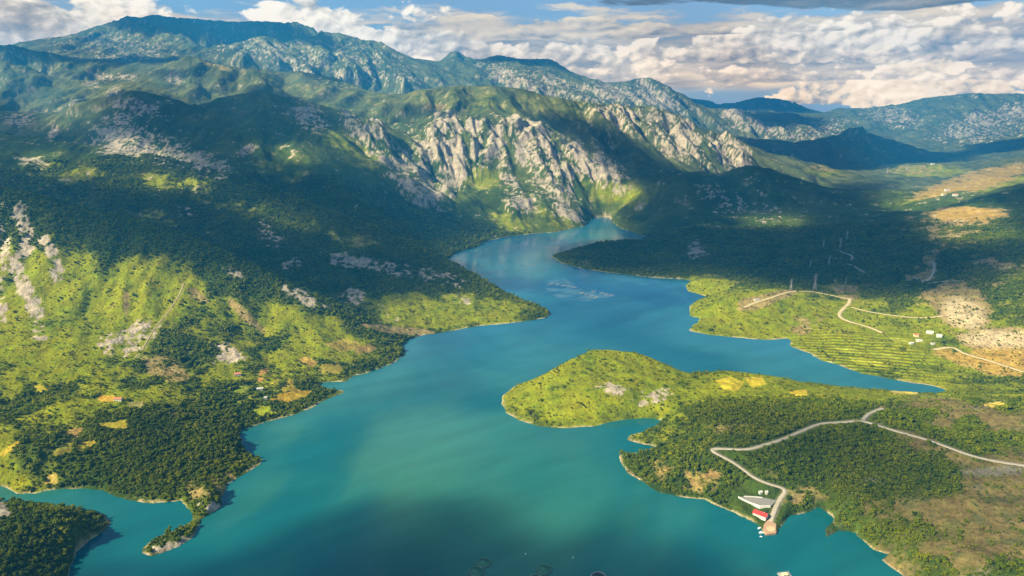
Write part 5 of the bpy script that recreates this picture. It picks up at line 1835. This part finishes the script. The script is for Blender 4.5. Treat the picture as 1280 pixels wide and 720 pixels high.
def make_pylon(label, px, base, topy, rz, key):
    p = drop(px, base)
    top_ = at_d(px, topy, p[1])
    H = float(max(18, top_[2] - p[2]))
    t = empty('pylon', tuple(p), rz)
    tag(t, label, 'pylon', 'lattice pylons of the power line')
    s = H / 40.0
    lw, bw = 0.34 * s, 0.17 * s

    def hw(z):
        u = z / H
        return (3.4 * (1 - u / 0.62) + 0.9 * (u / 0.62) if u < 0.62 else 0.9 - 0.55 * (u - 0.62) / 0.38) * s
    for sx in (-1, 1):
        for sy in (-1, 1):
            b = MB()
            zs = [-1.5, 0.62 * H, H]
            for a, c in zip(zs[:-1], zs[1:]):
                b.bar((sx * hw(max(a, 0)), sy * hw(max(a, 0)), a), (sx * hw(c), sy * hw(c), c), lw, 4)
            b.build('leg', M[key], t)
    b = MB()
    zs = [0, .16, .30, .42, .52, .62, .72, .82, .91, 1.0]
    for a, c in zip(zs[:-1], zs[1:]):
        a, c = a * H, c * H
        for (x0_, y0_), (x1_, y1_) in (((-1, -1), (1, -1)), ((1, -1), (1, 1)), ((1, 1), (-1, 1)), ((-1, 1), (-1, -1))):
            b.bar((x0_ * hw(a), y0_ * hw(a), a), (x1_ * hw(c), y1_ * hw(c), c), bw, 3)
            b.bar((x1_ * hw(a), y1_ * hw(a), a), (x0_ * hw(c), y0_ * hw(c), c), bw, 3)
            b.bar((x0_ * hw(c), y0_ * hw(c), c), (x1_ * hw(c), y1_ * hw(c), c), bw, 3)
    b.build('bracing', M[key], t)
    for u, sp in ((0.64, 6.2), (0.78, 7.4), (0.92, 5.2)):
        z, sp = u * H, sp * s
        w0 = hw(z)
        b = MB()
        for sg in (-1, 1):
            for sy in (-1, 1):
                b.bar((sg * w0, sy * w0, z), (sg * sp, 0, z + 0.3 * s), bw * 1.3, 4)
                b.bar((sg * w0, sy * w0, z + 2.0 * s), (sg * sp, 0, z + 0.3 * s), bw * 1.3, 4)
        arm = b.build('cross_arm', M[key], t)
        for sg in (-1, 1):
            MB().bar((sg * sp * 0.97, 0, z + 0.2 * s), (sg * sp * 0.97, 0, z - 1.8 * s), 0.14 * s, 5).build('insulator', M['palepipe'], arm)
    return t


PY = [
    (988.5, 362.3, 348.5, 0.2, 'left one of the two tall pylons on the crest of the sunlit pylon hill'),
    (1018, 363, 342, 0.2, 'right and tallest pylon on the crest of the sunlit pylon hill'),
    (1036, 332.5, 320, 0.2, 'pale pylon on the shaded slope straight behind the tallest pylon'),
    (1012.7, 333.5, 325, 0.2, 'small faint pylon on the shaded slope left of the pale one'),
    (1050, 311, 297.5, 0.3, 'white pylon standing at the top end of the zigzag track'),
    (1058, 301, 288, 0.3, 'faint pylon farthest up the shaded slope above the zigzag track'),
    (1029, 310, 299.5, 0.3, 'faint pylon on the shaded slope left of the zigzag track'),
    (1057, 355, 347, 0.2, 'short pylon in the dip right of the pylon hill'),
    (1109, 217, 209, 0.4, 'left one of two tiny pylons on the distant sunlit knoll'),
    (1133, 213, 204, 0.4, 'right one of two tiny pylons on the distant sunlit knoll'),
]
for px, base, topy, rz, lab in PY:
    make_pylon(lab, px, base, topy, rz, 'steel' if px in (988.5, 1018) else 'palepipe')
